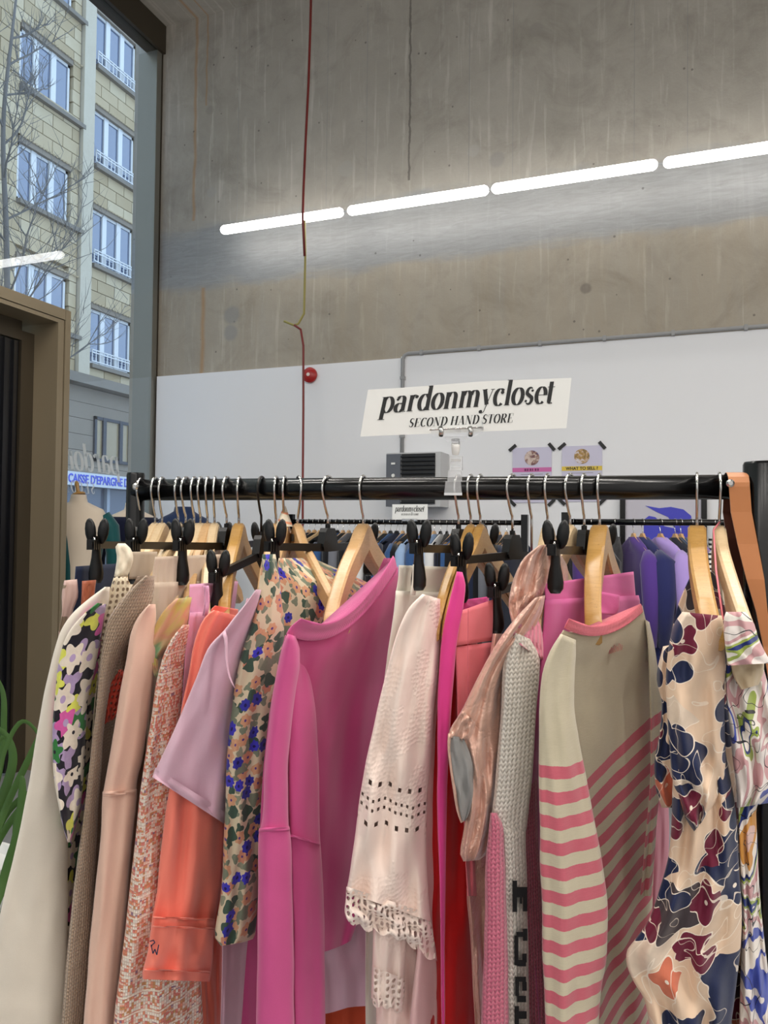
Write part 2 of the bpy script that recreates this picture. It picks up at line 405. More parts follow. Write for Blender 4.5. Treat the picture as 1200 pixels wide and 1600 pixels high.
def knit(name, c, dark, sx=320, sy=260, bump=.8, spec_noise=.3, extra=None):
    """knitted columns of stitches"""
    t = NT(name); uv = t.uv(); q = t.sep(uv)
    x = t.mt('MULTIPLY', q[0], sx); col = t.mt('FRACT', x)
    ax = t.mt('ABSOLUTE', t.mt('SUBTRACT', col, .5))
    y = t.mt('ADD', t.mt('MULTIPLY', q[1], sy), t.mt('MULTIPLY', ax, 1.2))
    fy = t.mt('ABSOLUTE', t.mt('SUBTRACT', t.mt('FRACT', y), .5))
    h = t.mt('ADD', t.mt('MULTIPLY', t.mt('SUBTRACT', .5, ax), 1.6), t.mt('SUBTRACT', .5, fy))
    n = t.noise(uv, 500, 3)
    fac = t.mt('ADD', t.mt('MULTIPLY', h, .62), t.mt('MULTIPLY', t.mt('SUBTRACT', n, .5), spec_noise * 3), clamp=True)
    cc = t.mix(fac, dark, c)
    if extra: cc = extra(t, uv, q, cc)
    return t.done(t.bsdf(Base_Color=cc, Roughness=.95, Sheen_Weight=.3, Specular_IOR_Level=.1, Normal=t.bump(t.mt('ADD', h, t.mt('MULTIPLY', n, .6)), bump, .0016)))
def flowers(t, uv, bg, scale, petals, rad, cols, prob=1.0, centre=None, seed=0.0, outline=None, warp=.0, depth=.28, crad=.12, band=.06):
    """print of scattered flowers or leaves: one per Voronoi cell"""
    sc = t.t.nodes.new('ShaderNodeVectorMath'); sc.operation = 'SCALE'; t.set(sc.inputs[0], uv); sc.inputs[3].default_value = scale
    v = t.vm('ADD', sc.outputs[0], (seed * 3.7, seed * 1.3, 0))
    if warp:
        w = t.noise(v, 1.3, 1.5, .5, 0, True)
        w = t.vm('SUBTRACT', w, (.5, .5, .5)); ws = t.t.nodes.new('ShaderNodeVectorMath'); ws.operation = 'SCALE'; t.set(ws.inputs[0], w); ws.inputs[3].default_value = warp
        v = t.vm('ADD', v, ws.outputs[0])
    vo = t.n('ShaderNodeTexVoronoi', {'voronoi_dimensions': '2D'}, Vector=v, Scale=1.0, Randomness=.8)
    loc = t.vm('SUBTRACT', v, vo.outputs['Position']); q = t.sep(loc); rc = t.sep(vo.outputs['Color'])
    ang = t.mt('ADD', t.mt('ARCTAN2', q[1], q[0]), t.mt('MULTIPLY', rc[1], 6.28))
    r = vo.outputs['Distance']
    pr = t.mt('MULTIPLY', t.mt('ADD', 1 - depth, t.mt('MULTIPLY', t.mt('COSINE', t.mt('MULTIPLY', ang, float(petals))), depth)), rad)
    on = t.mt('LESS_THAN', rc[2], prob) if prob < 1 else 1.0
    k = len(cols); col = t.ramp(rc[0], [(i / k, c) for i, c in enumerate(cols)], 'CONSTANT')
    sh = t.noise(v, 6, 3); col = t.mix(t.mt('MULTIPLY', sh, .25), col, (0.02, .02, .02, 1))
    if outline:
        mo = t.mt('MULTIPLY', t.mt('LESS_THAN', r, t.mt('ADD', pr, band)), on); bg = t.mix(mo, bg, outline)
    ms = t.mt('MULTIPLY', t.mt('LESS_THAN', r, pr), on)
    out = t.mix(ms, bg, col)
    if centre:
        mc = t.mt('MULTIPLY', t.mt('LESS_THAN', r, crad), on); out = t.mix(mc, out, centre)
    return out
def printed(name, f, rough=.75, bump=.2, wr=.5, **kw):
    t = NT(name); uv = t.uv(); c = f(t, uv)
    h = t.mt('ADD', t.mt('MULTIPLY', t.noise(uv, 45, 4, .6), wr), t.mt('MULTIPLY', t.noise(uv, 700, 2), .2))
    a = dict(Base_Color=c, Roughness=rough, Specular_IOR_Level=.25, Sheen_Weight=.15, Normal=t.bump(h, bump, .003)); a.update(kw)
    return t.done(t.bsdf(**a))

C_CREAM = srgb(226, 222, 206)
F_CREAM = fabric('cream_sweatshirt_jersey', srgb(226, 214, 198), wr=.5, bump=.3)
F_PEACH = fabric('pale_peach_sweatshirt', srgb(226, 186, 166), wr=.3)
F_CORAL = fabric('coral_sweatshirt', srgb(253, 136, 116), wr=.5, var=.06)
F_CORAL_RIB = fabric('coral_rib', srgb(253, 144, 124), wr=.3)
F_MAUVE = fabric('pale_mauve_jersey', srgb(216, 178, 194), wr=.3)
F_LILAC = fabric('lilac_pink_cotton', srgb(226, 168, 200), wr=.5)
F_MAGENTA = fabric('raspberry_pink_sweatshirt', srgb(204, 84, 140), wr=.4, var=.06)
F_BEIGE = fabric('beige_linen', srgb(206, 186, 166), wr=.6)
F_TAUPE = fabric('taupe_cotton', srgb(184, 166, 146), wr=.4)
F_IVORY = fabric('ivory_satin', srgb(232, 220, 196), .4, wr=.5, spec=.5)
F_WHITE = fabric('off_white_denim', srgb(232, 228, 214), .6, wr=.5, bump=.35)
F_BLUSH = fabric('blush_cotton', srgb(246, 218, 208), wr=.5)
F_BLUSH_PLAIN = fabric('blush_viscose', srgb(232, 192, 190), wr=.2)
F_FUCHSIA = fabric('fuchsia_crepe', srgb(226, 66, 146), .6, wr=.3)
F_RED = fabric('red_crepe', srgb(186, 14, 16), .6, wr=.3)
F_SALMON = fabric('salmon_pink_cotton', srgb(236, 126, 136), wr=.2)
F_PINKDENIM = fabric('pink_magenta_cotton', srgb(204, 96, 152), wr=.5)
F_PLUM = fabric('plum_pink_cotton', srgb(150, 62, 110), wr=.3)
F_NAVY = fabric('navy_cotton', srgb(34, 44, 72), wr=.4)
F_GREYLIN = fabric('grey_lining', srgb(140, 138, 136), .5, wr=.5)
F_RUST = fabric('rust_satin', srgb(182, 100, 70), .45, wr=.8, spec=.5)
F_LEATHER = fabric('tan_leather_strap', srgb(184, 116, 64), .45, spec=.5, bump=.15)
F_LEATHER_DK = fabric('dark_brown_leather', srgb(92, 50, 40), .5)
def satin():
    t = NT('rose_gold_satin'); uv = t.uv()
    n = t.noise(uv, 26, 4, .55, 1.0)
    c = t.mix(n, srgb(206, 160, 142), srgb(232, 190, 170))
    return t.done(t.bsdf(Base_Color=c, Roughness=.3, Metallic=.35, Sheen_Weight=.3, Normal=t.bump(t.mt('ADD', n, t.mt('MULTIPLY', t.noise(uv, 70, 3, .5, 1.5), .35)), .75, .008)))
F_SATIN = satin()
def daisies(t, uv):
    blk, wh, gr, pk, li, ye = srgb(30, 26, 36), srgb(242, 228, 210), srgb(52, 124, 62), srgb(224, 98, 172), srgb(180, 156, 194), srgb(230, 230, 100)
    c = flowers(t, uv, blk, 34, 3, .56, [li, ye, li, gr], 1, None, 1.0, warp=.1)
    c = flowers(t, uv, c, 28, 5, .56, [wh, gr, wh, wh, pk], .85, li, 2.0, crad=.13, warp=.08, depth=.2)
    c = flowers(t, uv, c, 30, 5, .46, [pk, wh, ye, wh, gr], .5, blk, 3.4, crad=.07, warp=.08, depth=.22)
    return c
F_DAISY = printed('daisy_print', daisies)
def ditsy(t, uv):
    bg, pe, gr, dg, bl = srgb(212, 198, 168), srgb(218, 166, 128), srgb(128, 138, 116), srgb(66, 90, 76), srgb(56, 56, 168)
    c = flowers(t, uv, bg, 70, 3, .5, [gr, srgb(150, 154, 130), gr, dg], .7, None, 1.0, warp=.35, depth=.2)
    c = flowers(t, uv, c, 52, 6, .45, [pe, pe, srgb(208, 144, 116)], .6, srgb(86, 60, 130), 2.0, warp=.25, crad=.09, depth=.1)
    c = flowers(t, uv, c, 48, 3, .48, [dg, gr, dg], .42, None, 3.0, warp=.4, depth=.16)
    c = flowers(t, uv, c, 50, 7, .40, [bl, srgb(64, 60, 196)], .30, srgb(30, 24, 90), 5.0, warp=.3, crad=.1, depth=.1)
    return c
F_DITSY = printed('ditsy_flower_print', ditsy, wr=.7)
def navyflor(t, uv):
    bg, nv, bu, co = srgb(230, 200, 172), srgb(28, 38, 76), srgb(116, 22, 54), srgb(222, 122, 92)
    ol = srgb(244, 228, 210)
    c = flowers(t, uv, bg, 15, 2, .6, [srgb(236, 214, 192), bg], .6, None, 4.0, ol, .15, .3, band=.02)
    c = flowers(t, uv, c, 15, 5, .56, [nv, nv, srgb(70, 58, 62), nv], .5, None, 1.0, ol, .3, .16, band=.02)
    c = flowers(t, uv, c, 22, 4, .48, [bu, nv, bu, co], .26, ol, 2.5, ol, .3, .2, band=.03, crad=.05)
    c = flowers(t, uv, c, 20, 2, .55, [nv, bu, nv], .36, None, 6.5, ol, .25, .42, band=.03)
    w = t.noise(uv, 20, 1, .5, 1.0)
    vein = t.mt('LESS_THAN', t.mt('ABSOLUTE', t.mt('SUBTRACT', w, .5)), .006)
    return t.mix(t.mt('MULTIPLY', vein, .8), c, ol)
F_NAVYFLOR = printed('navy_leaf_print', navyflor, .55, wr=.8)
def marbled(t, uv):
    w = t.noise(uv, 8, 2, .5, 1.6)
    c = t.ramp(w, [(0, srgb(240, 230, 220)), (.38, srgb(70, 84, 170)), (.42, srgb(232, 222, 216)), (.47, srgb(206, 158, 160)), (.51, srgb(240, 232, 222)), (.54, srgb(160, 176, 84)), (.57, srgb(36, 52, 120)), (.6, srgb(244, 234, 224)), (.66, srgb(212, 148, 70)), (.72, srgb(228, 190, 180))], 'CONSTANT')
    w2 = t.noise(uv, 13, 1, .5, 2.0)
    ln = t.mt('LESS_THAN', t.mt('ABSOLUTE', t.mt('SUBTRACT', w2, .52)), .008)
    return t.mix(ln, c, srgb(34, 30, 40))
F_MARBLED = printed('marbled_leaf_print', marbled, .5, wr=.8)
def scarfprint(t, uv):
    w = t.noise(uv, 12, 2, .5, 1.2)
    return t.ramp(w, [(0, srgb(120, 190, 140)), (.4, srgb(150, 196, 150)), (.47, srgb(222, 196, 150)), (.54, srgb(226, 168, 140)), (.6, srgb(214, 206, 110)), (.68, srgb(206, 190, 140))])
F_SCARF = printed('sheer_pastel_print', scarfprint, .4, wr=.4, Alpha=.82)
def floralpale(t, uv):
    return flowers(t, uv, srgb(206, 176, 168), 30, 4, .55, [srgb(150, 130, 110), srgb(222, 190, 186), srgb(180, 120, 110)], .8, None, 1, warp=1.0)
F_PALEFLOR = printed('pale_flower_print', floralpale)
def stripes(name, z0, period, skew=0.0, phase=0.0):
    base, dk, pk, pd = srgb(214, 204, 178), srgb(190, 178, 152), srgb(216, 112, 126), srgb(190, 88, 104)
    t = NT(name); uv = t.uv(); q = t.sep(uv)
    y = t.mt('ADD', q[1], t.mt('MULTIPLY', q[0], skew)); y = t.mt('ADD', y, t.mt('MULTIPLY', t.noise(uv, 300, 2), .0012))
    k = t.mt('DIVIDE', t.mt('SUBTRACT', z0, y), period)
    on = t.mt('MULTIPLY', t.mt('LESS_THAN', t.mt('FRACT', k), .5), t.mt('GREATER_THAN', k, 0.0))
    n = t.mt('ADD', t.mt('MULTIPLY', t.noise(uv, 24, 4), .5), t.mt('MULTIPLY', t.noise(t.comb(t.mt('MULTIPLY', q[0], 90.0), t.mt('MULTIPLY', q[1], 900.0)), 1, 3), .5))
    c = t.mix(on, t.mix(n, dk, base), t.mix(n, pd, pk))
    return t.done(t.bsdf(Base_Color=c, Roughness=.9, Sheen_Weight=.3, Specular_IOR_Level=.15, Normal=t.bump(t.mt('ADD', n, t.mt('MULTIPLY', t.noise(uv, 900, 2), .5)), .3, .0015)))
def tweed():
    t = NT('pink_orange_tweed'); uv = t.uv(); q = t.sep(uv)
    x = t.mt('MULTIPLY', q[0], 290.0)
    wav = t.mt('MULTIPLY', t.noise(t.comb(t.mt('MULTIPLY', q[0], 18.0), t.mt('MULTIPLY', q[1], 6.0)), 1, 2), .012)
    yy = t.mt('ADD', q[1], wav); y = t.mt('MULTIPLY', yy, 250.0)
    cell = t.comb(t.mt('FLOOR', x), t.mt('FLOOR', y))
    wn = t.n('ShaderNodeTexWhiteNoise', {'noise_dimensions': '2D'}, Vector=cell)
    r = t.sep(wn.outputs['Color'])
    band = t.noise(t.comb(0.0, t.mt('MULTIPLY', yy, 45.0)), 1.4, 3)
    k = t.mt('ADD', t.mt('MULTIPLY', r[0], .55), t.mt('MULTIPLY', band, .6), clamp=True)
    c = t.ramp(k, [(0, srgb(232, 222, 208)), (.34, srgb(246, 236, 222)), (.44, srgb(230, 150, 118)), (.52, srgb(244, 208, 190)), (.6, srgb(222, 134, 120)), (.68, srgb(206, 152, 104)), (.74, srgb(246, 234, 220)), (.84, srgb(150, 124, 146)), (.88, srgb(240, 206, 190))], 'CONSTANT')
    fx = t.mt('ABSOLUTE', t.mt('SUBTRACT', t.mt('FRACT', x), .5)); fy = t.mt('ABSOLUTE', t.mt('SUBTRACT', t.mt('FRACT', y), .5))
    h = t.mt('SUBTRACT', 1.0, t.mt('MAXIMUM', fx, fy))
    c = t.mix(t.mt('MULTIPLY', t.mt('GREATER_THAN', t.mt('MAXIMUM', fx, fy), .38), .4), c, srgb(168, 104, 88))
    li = t.mt('LESS_THAN', t.mt('FRACT', t.mt('MULTIPLY', yy, 42.0)), .09)
    c = t.mix(t.mt('MULTIPLY', li, .85), c, srgb(244, 232, 216))
    return t.done(t.bsdf(Base_Color=c, Roughness=.95, Sheen_Weight=.2, Specular_IOR_Level=.1, Normal=t.bump(h, .8, .002)))
F_TWEED = tweed()
K_BEIGE = knit('beige_knit', srgb(206, 182, 158), srgb(128, 104, 86), 260, 230)
K_WHITE = knit('chunky_white_knit', srgb(250, 244, 234), srgb(192, 182, 170), 170, 170, 1.0, .3)
K_PINK = knit('pink_wool_knit', srgb(232, 136, 156), srgb(168, 76, 102), 200, 190, .8, .4)
K_OFFWHITE = knit('off_white_wool', srgb(212, 206, 198), srgb(168, 160, 152), 260, 240, .7, .4)
K_BLACK = plain('black_wool', srgb(14, 13, 16), .95)
def rib(name, c, n=330, bump=.6):
    t = NT(name); uv = t.uv(); q = t.sep(uv)
    h = t.mt('SINE', t.mt('MULTIPLY', q[0], n * 6.28))
    cc = t.mix(t.mt('MULTIPLY', t.mt('ADD', h, 1.0), .5), tuple(x * .82 for x in c[:3]) + (1,), c)
    return t.done(t.bsdf(Base_Color=cc, Roughness=.9, Sheen_Weight=.25, Specular_IOR_Level=.15, Normal=t.bump(h, bump, .001)))
R_MAGENTA = rib('raspberry_rib', srgb(212, 96, 150), 420, .4)
R_PINK = rib('pink_collar_rib', srgb(222, 104, 120), 380, .4)
R_PINKKNIT = rib('pink_knit_rib', srgb(238, 150, 172), 130, 1.0)
def lace(name, c, kind):
    """eyelet cotton; real openings through the cloth"""
    t = NT(name); uv = t.uv(); q = t.sep(uv)
    if kind == 'hem':
        v = t.n('ShaderNodeTexVoronoi', {'voronoi_dimensions': '2D', 'feature': 'F1'}, Vector=t.comb(q[0], q[1]), Scale=125.0, Randomness=.2)
        hole = t.mt('LESS_THAN', v.outputs['Distance'], .30); h = t.mt('MULTIPLY', t.mt('SUBTRACT', .6, t.mt('ABSOLUTE', t.mt('SUBTRACT', v.outputs['Distance'], .42))), 1.5)
    else:
        hole = 0.0; h = t.noise(uv, 60, 3)
        for z0, per, sz in LACE_ROWS:
            fx = t.mt('ABSOLUTE', t.mt('SUBTRACT', t.mt('FRACT', t.mt('MULTIPLY', q[0], 1 / per)), .5))
            dz = t.mt('ABSOLUTE', t.mt('SUBTRACT', t.mt('ADD', q[1], t.mt('MULTIPLY', q[0], .35)), z0))
            m_ = t.mt('MAXIMUM', t.mt('MULTIPLY', fx, per), dz)
            hole = t.mt('MAXIMUM', hole, t.mt('LESS_THAN', m_, sz))
            h = t.mt('ADD', h, t.mt('MULTIPLY', t.mt('MULTIPLY', t.mt('LESS_THAN', m_, sz * 1.9), t.mt('GREATER_THAN', m_, sz)), 1.4))
        vv = t.n('ShaderNodeTexVoronoi', {'voronoi_dimensions': '2D'}, Vector=t.comb(q[0], q[1]), Scale=190.0, Randomness=.5)
        msk = t.mt('GREATER_THAN', t.noise(uv, 17, 1), .52)
        h = t.mt('ADD', h, t.mt('MULTIPLY', msk, t.mt('SUBTRACT', .6, vv.outputs['Distance'])))
    b = t.bsdf(Base_Color=c, Roughness=.75, Sheen_Weight=.2, Specular_IOR_Level=.2, Normal=t.bump(h, .35 if kind == 'hem' else .6, .0016))
    tr = t.n('ShaderNodeBsdfTransparent').outputs[0]
    return t.done(t.n('ShaderNodeMixShader', None, i0=hole, i1=b, i2=tr).outputs[0])
LACE_ROWS = [(P(620, 1232, .89).z, .016, .0026), (P(620, 1293, .89).z, .016, .0026), (P(620, 1256, .89).z, .009, .0018), (P(620, 1270, .89).z, .009, .0018)]
L_BODY = lace('eyelet_cotton', srgb(246, 224, 212), 'body')
L_HEM = lace('eyelet_lace_edge', srgb(250, 232, 220), 'hem')
L_CORAL = lace('coral_lace', srgb(222, 84, 66), 'hem')
L_IVORY = lace('ivory_lace', srgb(220, 206, 180), 'hem')

# ---------------------------------------------------------------- cloth: a closed, folded, hanging tube of fabric
def interp(rows, t):
    n = len(rows) - 1
    acc = [0]
    for a, b in zip(rows, rows[1:]):
        acc.append(acc[-1] + max(1e-6, hypot((a[0] + a[2] - b[0] - b[2]) / 2, (a[1] + a[3] - b[1] - b[3]) / 2)))
    x = t * acc[-1]; i = 0
    while i < n - 1 and x > acc[i + 1]: i += 1
    h = acc[i + 1] - acc[i]; s = (x - acc[i]) / h; out = []
    for k in range(len(rows[0])):
        p0, p1 = rows[i][k], rows[i + 1][k]
        d = (p1 - p0) / h
        dm = (p0 - rows[i - 1][k]) / (acc[i] - acc[i - 1]) if i > 0 else d
        dp = (rows[i + 2][k] - p1) / (acc[i + 2] - acc[i + 1]) if i < n - 1 else d
        m0 = 0 if dm * d < 0 else (dm + d) / 2; m1 = 0 if dp * d < 0 else (dp + d) / 2
        lim = 3 * abs(d); m0 = max(-lim, min(lim, m0)); m1 = max(-lim, min(lim, m1))
        s2, s3 = s * s, s * s * s
        out.append((2 * s3 - 3 * s2 + 1) * p0 + (s3 - 2 * s2 + s) * h * m0 + (-2 * s3 + 3 * s2) * p1 + (s3 - s2) * h * m1)
    return out
def norm_rows(rows, d):
    out = []
    for k, r in enumerate(rows):
        if len(r) == 3: r = (r[1], r[0], r[2], r[0])
        r = tuple(r)
        sag = r[4] if len(r) > 4 else 0
        dl, dr = (r[5], r[6]) if len(r) > 6 else d
        out.append((*r[:4], sag, dl, dr))
    return out
def cloth(name, rows, mat, parent=None, d=(.9, .95), th=.03, nr=None, nc=56, k=2.5, amp=.004, wr=.0025, seed=1, edge=1.0, power=.7, cap='top', grow=.4, label=None, twist=.6, wf=7, uvo=None, scallop=None, **kw):
    rows = norm_rows(rows, d)
    L = sum(hypot(a[0] - b[0], a[1] - b[1]) for a, b in zip(rows, rows[1:]))
    nr = nr or max(8, min(90, int(L / 9)))
    vs = []; uvs = []
    for i in range(nr + 1):
        t = i / nr
        uL, vL, uR, vR, sag, dL, dR = interp(rows, t)
        wm = hypot((uR - uL) / F * (dL + dR) / 2, dR - dL)
        for j in range(nc):
            a = 2 * pi * j / nc; ca, sa = cos(a), sin(a)
            s = .5 - .5 * math.copysign(abs(ca) ** .85, ca)
            off = -math.copysign(abs(sa) ** power, sa) * th / 2
            ph = twist * noise.noise(Vector((seed * 7.3, t * 2.2, .5))) * 2
            e = (grow + (1 - grow) * t)
            f = amp * e * (sin(2 * pi * (k * s + ph) + seed) + .5 * sin(2 * pi * (k * 1.83 * s - ph * .7) + seed * 2.1))
            Lm = (t * L) / F * .9
            f += wr * (noise.noise(Vector((s * wm * wf * 6, Lm * wf, seed))) * 1.0 + .5 * noise.noise(Vector((s * wm * 60, Lm * 35, seed + 3))))
            f *= min(1, 5 * min(s, 1 - s) + .25)
            jit = edge * noise.noise(Vector((t * L / 60, seed * 3.1, 0 if s < .5 else 5)))
            u = uL + (uR - uL) * s + jit; v = vL + (vR - vL) * s + sag * 4 * s * (1 - s)
            if scallop: v += scallop[0] * t * abs(sin(pi * scallop[1] * s + .4)) + scallop[2] * t * sin(2 * pi * 1.1 * s + .6)
            dd = dL + (dR - dL) * s + off + f
            p = P(u, v, dd); vs.append(p)
            back = j > nc / 2
            uvs.append(((s - .5) * wm + (1.37 if back else 0) + (seed * .61 if uvo is None else uvo), p.z))
    fs = []
    for i in range(nr):
        for j in range(nc):
            fs.append((i * nc + j, i * nc + (j + 1) % nc, (i + 1) * nc + (j + 1) % nc, (i + 1) * nc + j))
    if cap in ('top', 'both'): fs.append(tuple(range(nc - 1, -1, -1)))
    if cap in ('bottom', 'both'): fs.append(tuple(range(nr * nc, (nr + 1) * nc)))
    me = bpy.data.meshes.new(name); me.from_pydata([tuple(p) for p in vs], [], fs); me.update()
    ul = me.uv_layers.new(name='UVMap')
    flat = [0.0] * (2 * len(me.loops))
    for q, lp in enumerate(me.loops):
        flat[2 * q], flat[2 * q + 1] = uvs[lp.vertex_index]
    ul.data.foreach_set('uv', flat)
    o = link(me, name, mat, parent, True, label=label, **kw)
    if parent is not None and name in ('stitching',): pass
    return o
# ---------------------------------------------------------------- the front rack
def proj(p):
    c = ROT.transposed() @ (Vector(p) - CAM)
    return (600 + F * c.x / -c.z, 800 - F * c.y / -c.z)
B0, B1 = P(212, 765.5, 1.245), P(1150, 761, 1.055)
BD = (B1 - B0).normalized()
BN = Vector((BD.y, -BD.x, 0)).normalized()          # horizontal, towards the viewer
RB = .0172
def bar_at(u):
    lo, hi = 0.0, 1.0
    for _ in range(40):
        mid = (lo + hi) / 2
        if proj(B0.lerp(B1, mid))[0] < u: lo = mid
        else: hi = mid
    return B0.lerp(B1, lo)
rack = empty('clothes_rack', (*bar_at(650).xy, 0), 'black steel clothes rack in front, carrying the pink and cream garments', 'clothes rack')
m = MB(); m.tube([B0, B1], RB, 28); m.build('rail', BLACK_METAL, rack, True)
def flat_r(v): return math.atan2(v.y, v.x)
RZ = Matrix.Rotation(flat_r(BD), 3, 'Z')
for (c, r, top, u) in ((B0, .0145, P(212, 739, 1.245).z, 0), (B1 + BD * .035, .026, P(1180, 722, 1.05).z, 1)):
    m = MB(); m.lathe([(r * .9, .02), (r, .024), (r, top - .004), (r * .93, top)], (c.x, c.y, 0), 28)
    m.build('upright', BLACK_METAL, rack, 'auto')
    m = MB(); m.box((c.x, c.y, .03), (.05, .62, .04), RZ, .004); m.build('foot_bar', BLACK_METAL, rack)
    for s in (-1, 1):
        q = Vector((c.x, c.y, 0)) + BN * s * .27
        m = MB(); m.lathe([(.02, 0), (.022, .004), (.016, .012)], (q.x, q.y, 0), 16); m.build('rubber_foot', BLACK_PLASTIC, rack)
m = MB(); m.tube([B0 * 1 + Vector((0, 0, .16 - B0.z)), B1 + Vector((0, 0, .16 - B1.z))], .012, 14); m.build('lower_rail', BLACK_METAL, rack, True)
for c, s in ((B0, 1), (B1, -1)):
    m = MB(); cc = c + BD * s * .012 + BN * (RB + .001); R = Matrix((BD, BN, Vector((0, 0, 1)))).transposed()
    R2 = Matrix.Rotation(0, 3, 'X')
    m.lathe([(.0055, 0), (.0055, .004), (.003, .006)], cc + Vector((0, 0, .004)), 12, Matrix((BD, Vector((0, 0, 1)), BN)).transposed()); m.build('bolt', CHROME, rack, label='small chrome bolt')

# ---------------------------------------------------------------- hangers
def frame_for(u, un, a=.20, dirn=1):
    """hanger plane whose near end shows at picture column un when its hook hangs at column u on the rail"""
    c = bar_at(u); best = None
    for i in range(-60, 85):
        ang = radians(i) ; n = (-FWD * cos(ang) - RGT * sin(ang))
        q = c + n * a - Vector((0, 0, .1)); e = abs(proj(q)[0] - un)
        if best is None or e < best[0]: best = (e, n)
    return c, best[1]
def hook(c, A, N, drop, mat, parent, r=.0019):
    """wire hook: over the rail, down the near side, back under to the neck"""
    R = RB + r + .0006; pts = []
    for k in range(15):
        q = radians(160 - k * 13.5)              # from the far side over the top to the near side
        pts.append(c + A * (-cos(q)) * R * 1.0 * -1 * -1 + Vector((0, 0, sin(q) * R)))
    pts = [c + A * (-cos(radians(160 - k * 14))) * -1 * -1 * R + Vector((0, 0, sin(radians(160 - k * 14)) * R)) for k in range(1)]
    pts = []
    for k in range(17):
        q = radians(200 - k * 14.0)              # 200 deg: far side below centre ... -24 deg: near side
        pts.append(c + A * cos(q) * R + Vector((0, 0, sin(q) * R)))
    pts += [c + A * R * .55 + Vector((0, 0, -R * 1.25)), c + A * .0045 + Vector((0, 0, -R * 1.85)), c + A * .0008 + Vector((0, 0, -R * 2.05)), c + Vector((0, 0, -R * 2.4)), c + Vector((0, 0, drop))]
    m = MB(); m.tube(pts, r, 8); return m.build('hook', mat, parent, True)
def wood_hanger(u, un, label, mat=WOOD, z=0.0, hk=CHROME, W=.21, thick=.015, drop=.105, hgt=.035, group='wooden hangers on the front rack', bar=False):
    c, A = frame_for(u, un, W); Nn = Vector((-A.y, A.x, 0))
    root = empty('wooden_hanger', c, label, 'hanger', group)
    top = -.055 + z
    hook(c, A, Nn, top - .004, hk, root)
    n = 44; vs = []; fs = []
    for i in range(n + 1):
        a = -W + 2 * W * i / n; x = abs(a) / W
        dome = math.exp(-(a / .027) ** 2)
        zt = top - .014 + .016 * dome - drop * (x ** 1.35) - .004 * x
        zb = zt - (hgt - .008 * x) - (.006 * dome) + .004 * math.exp(-(a / .006) ** 2)
        if x > .97: k = (x - .97) / .03; zt -= .008 * k; zb += .008 * k
        fwd = .018 * x * x; h = thick * (1 - .15 * x) / 2; b = min(.003, h * .5)
        pr = [(-h + b, zb), (h - b, zb), (h, zb + b), (h, zt - b), (h - b, zt), (-h + b, zt), (-h, zt - b), (-h, zb + b)]
        for nx, zz in pr: vs.append(c + A * a + Nn * (nx + fwd) + Vector((0, 0, zz)))
    for i in range(n):
        for j in range(8): fs.append((i * 8 + j, i * 8 + (j + 1) % 8, (i + 1) * 8 + (j + 1) % 8, (i + 1) * 8 + j))
    fs.append(tuple(range(7, -1, -1))); fs.append(tuple(range(n * 8, n * 8 + 8)))
    m = MB(); m.add(vs, fs); m.build('shoulder', mat, root, 'auto')
    return root, c, A, Nn
def paddle(m, c, A, Nn, zc, side, tilt):
    vs = []; fs = []; n = 14; rings = 7
    for i in range(rings + 1):
        f = i / rings; q = pi * f
        for k in range(n):
            a = 2 * pi * k / n
            x = sin(q) * cos(a) * .0080; y = sin(q) * sin(a) * .0055; z = -cos(q) * .0185
            x2 = x * cos(tilt) + z * sin(tilt) * side; z2 = z * cos(tilt) - x * sin(tilt) * side
            vs.append(c + Nn * (x2 + side * .0092) + A * y + Vector((0, 0, zc + z2)))
    for i in range(rings):
        for k in range(n): fs.append((i * n + k, i * n + (k + 1) % n, (i + 1) * n + (k + 1) % n, (i + 1) * n + k))
    m.add(vs, fs)
def clip_at(root, c, A, Nn, a, zb):
    q = c + A * a
    cl = None
    m = MB()
    # lower jaws: a tapered tongue that widens towards the grip
    prof = [(.0062, .012), (.006, .002), (.0055, -.008), (.0062, -.018), (.0088, -.030), (.0104, -.040), (.0100, -.048), (.006, -.054)]
    vs = []; fs = []; n = 12
    for r, z in prof:
        for k in range(n):
            t = 2 * pi * k / n
            vs.append(q + Nn * cos(t) * r + A * sin(t) * .0085 + Vector((0, 0, zb + z)))
    for i in range(len(prof) - 1):
        for k in range(n): fs.append((i * n + k, i * n + (k + 1) % n, (i + 1) * n + (k + 1) % n, (i + 1) * n + k))
    fs.append(tuple(range(n))); fs.append(tuple(range(len(vs) - 1, len(vs) - n - 1, -1)))
    m.add(vs, fs)
    cl = m.build('clip', BLACK_PLASTIC, root, True)
    for s in (-1, 1):
        m = MB(); paddle(m, q, A, Nn, zb + .019, s, radians(7)); m.build('clip_lever', BLACK_PLASTIC, cl, True)
    m = MB(); m.tube([q + A * .0095 + Nn * .001 + Vector((0, 0, zb + z)) for z in (-.006, .004, .010)], .0015, 6); m.build('spring', CHROME, cl, True)
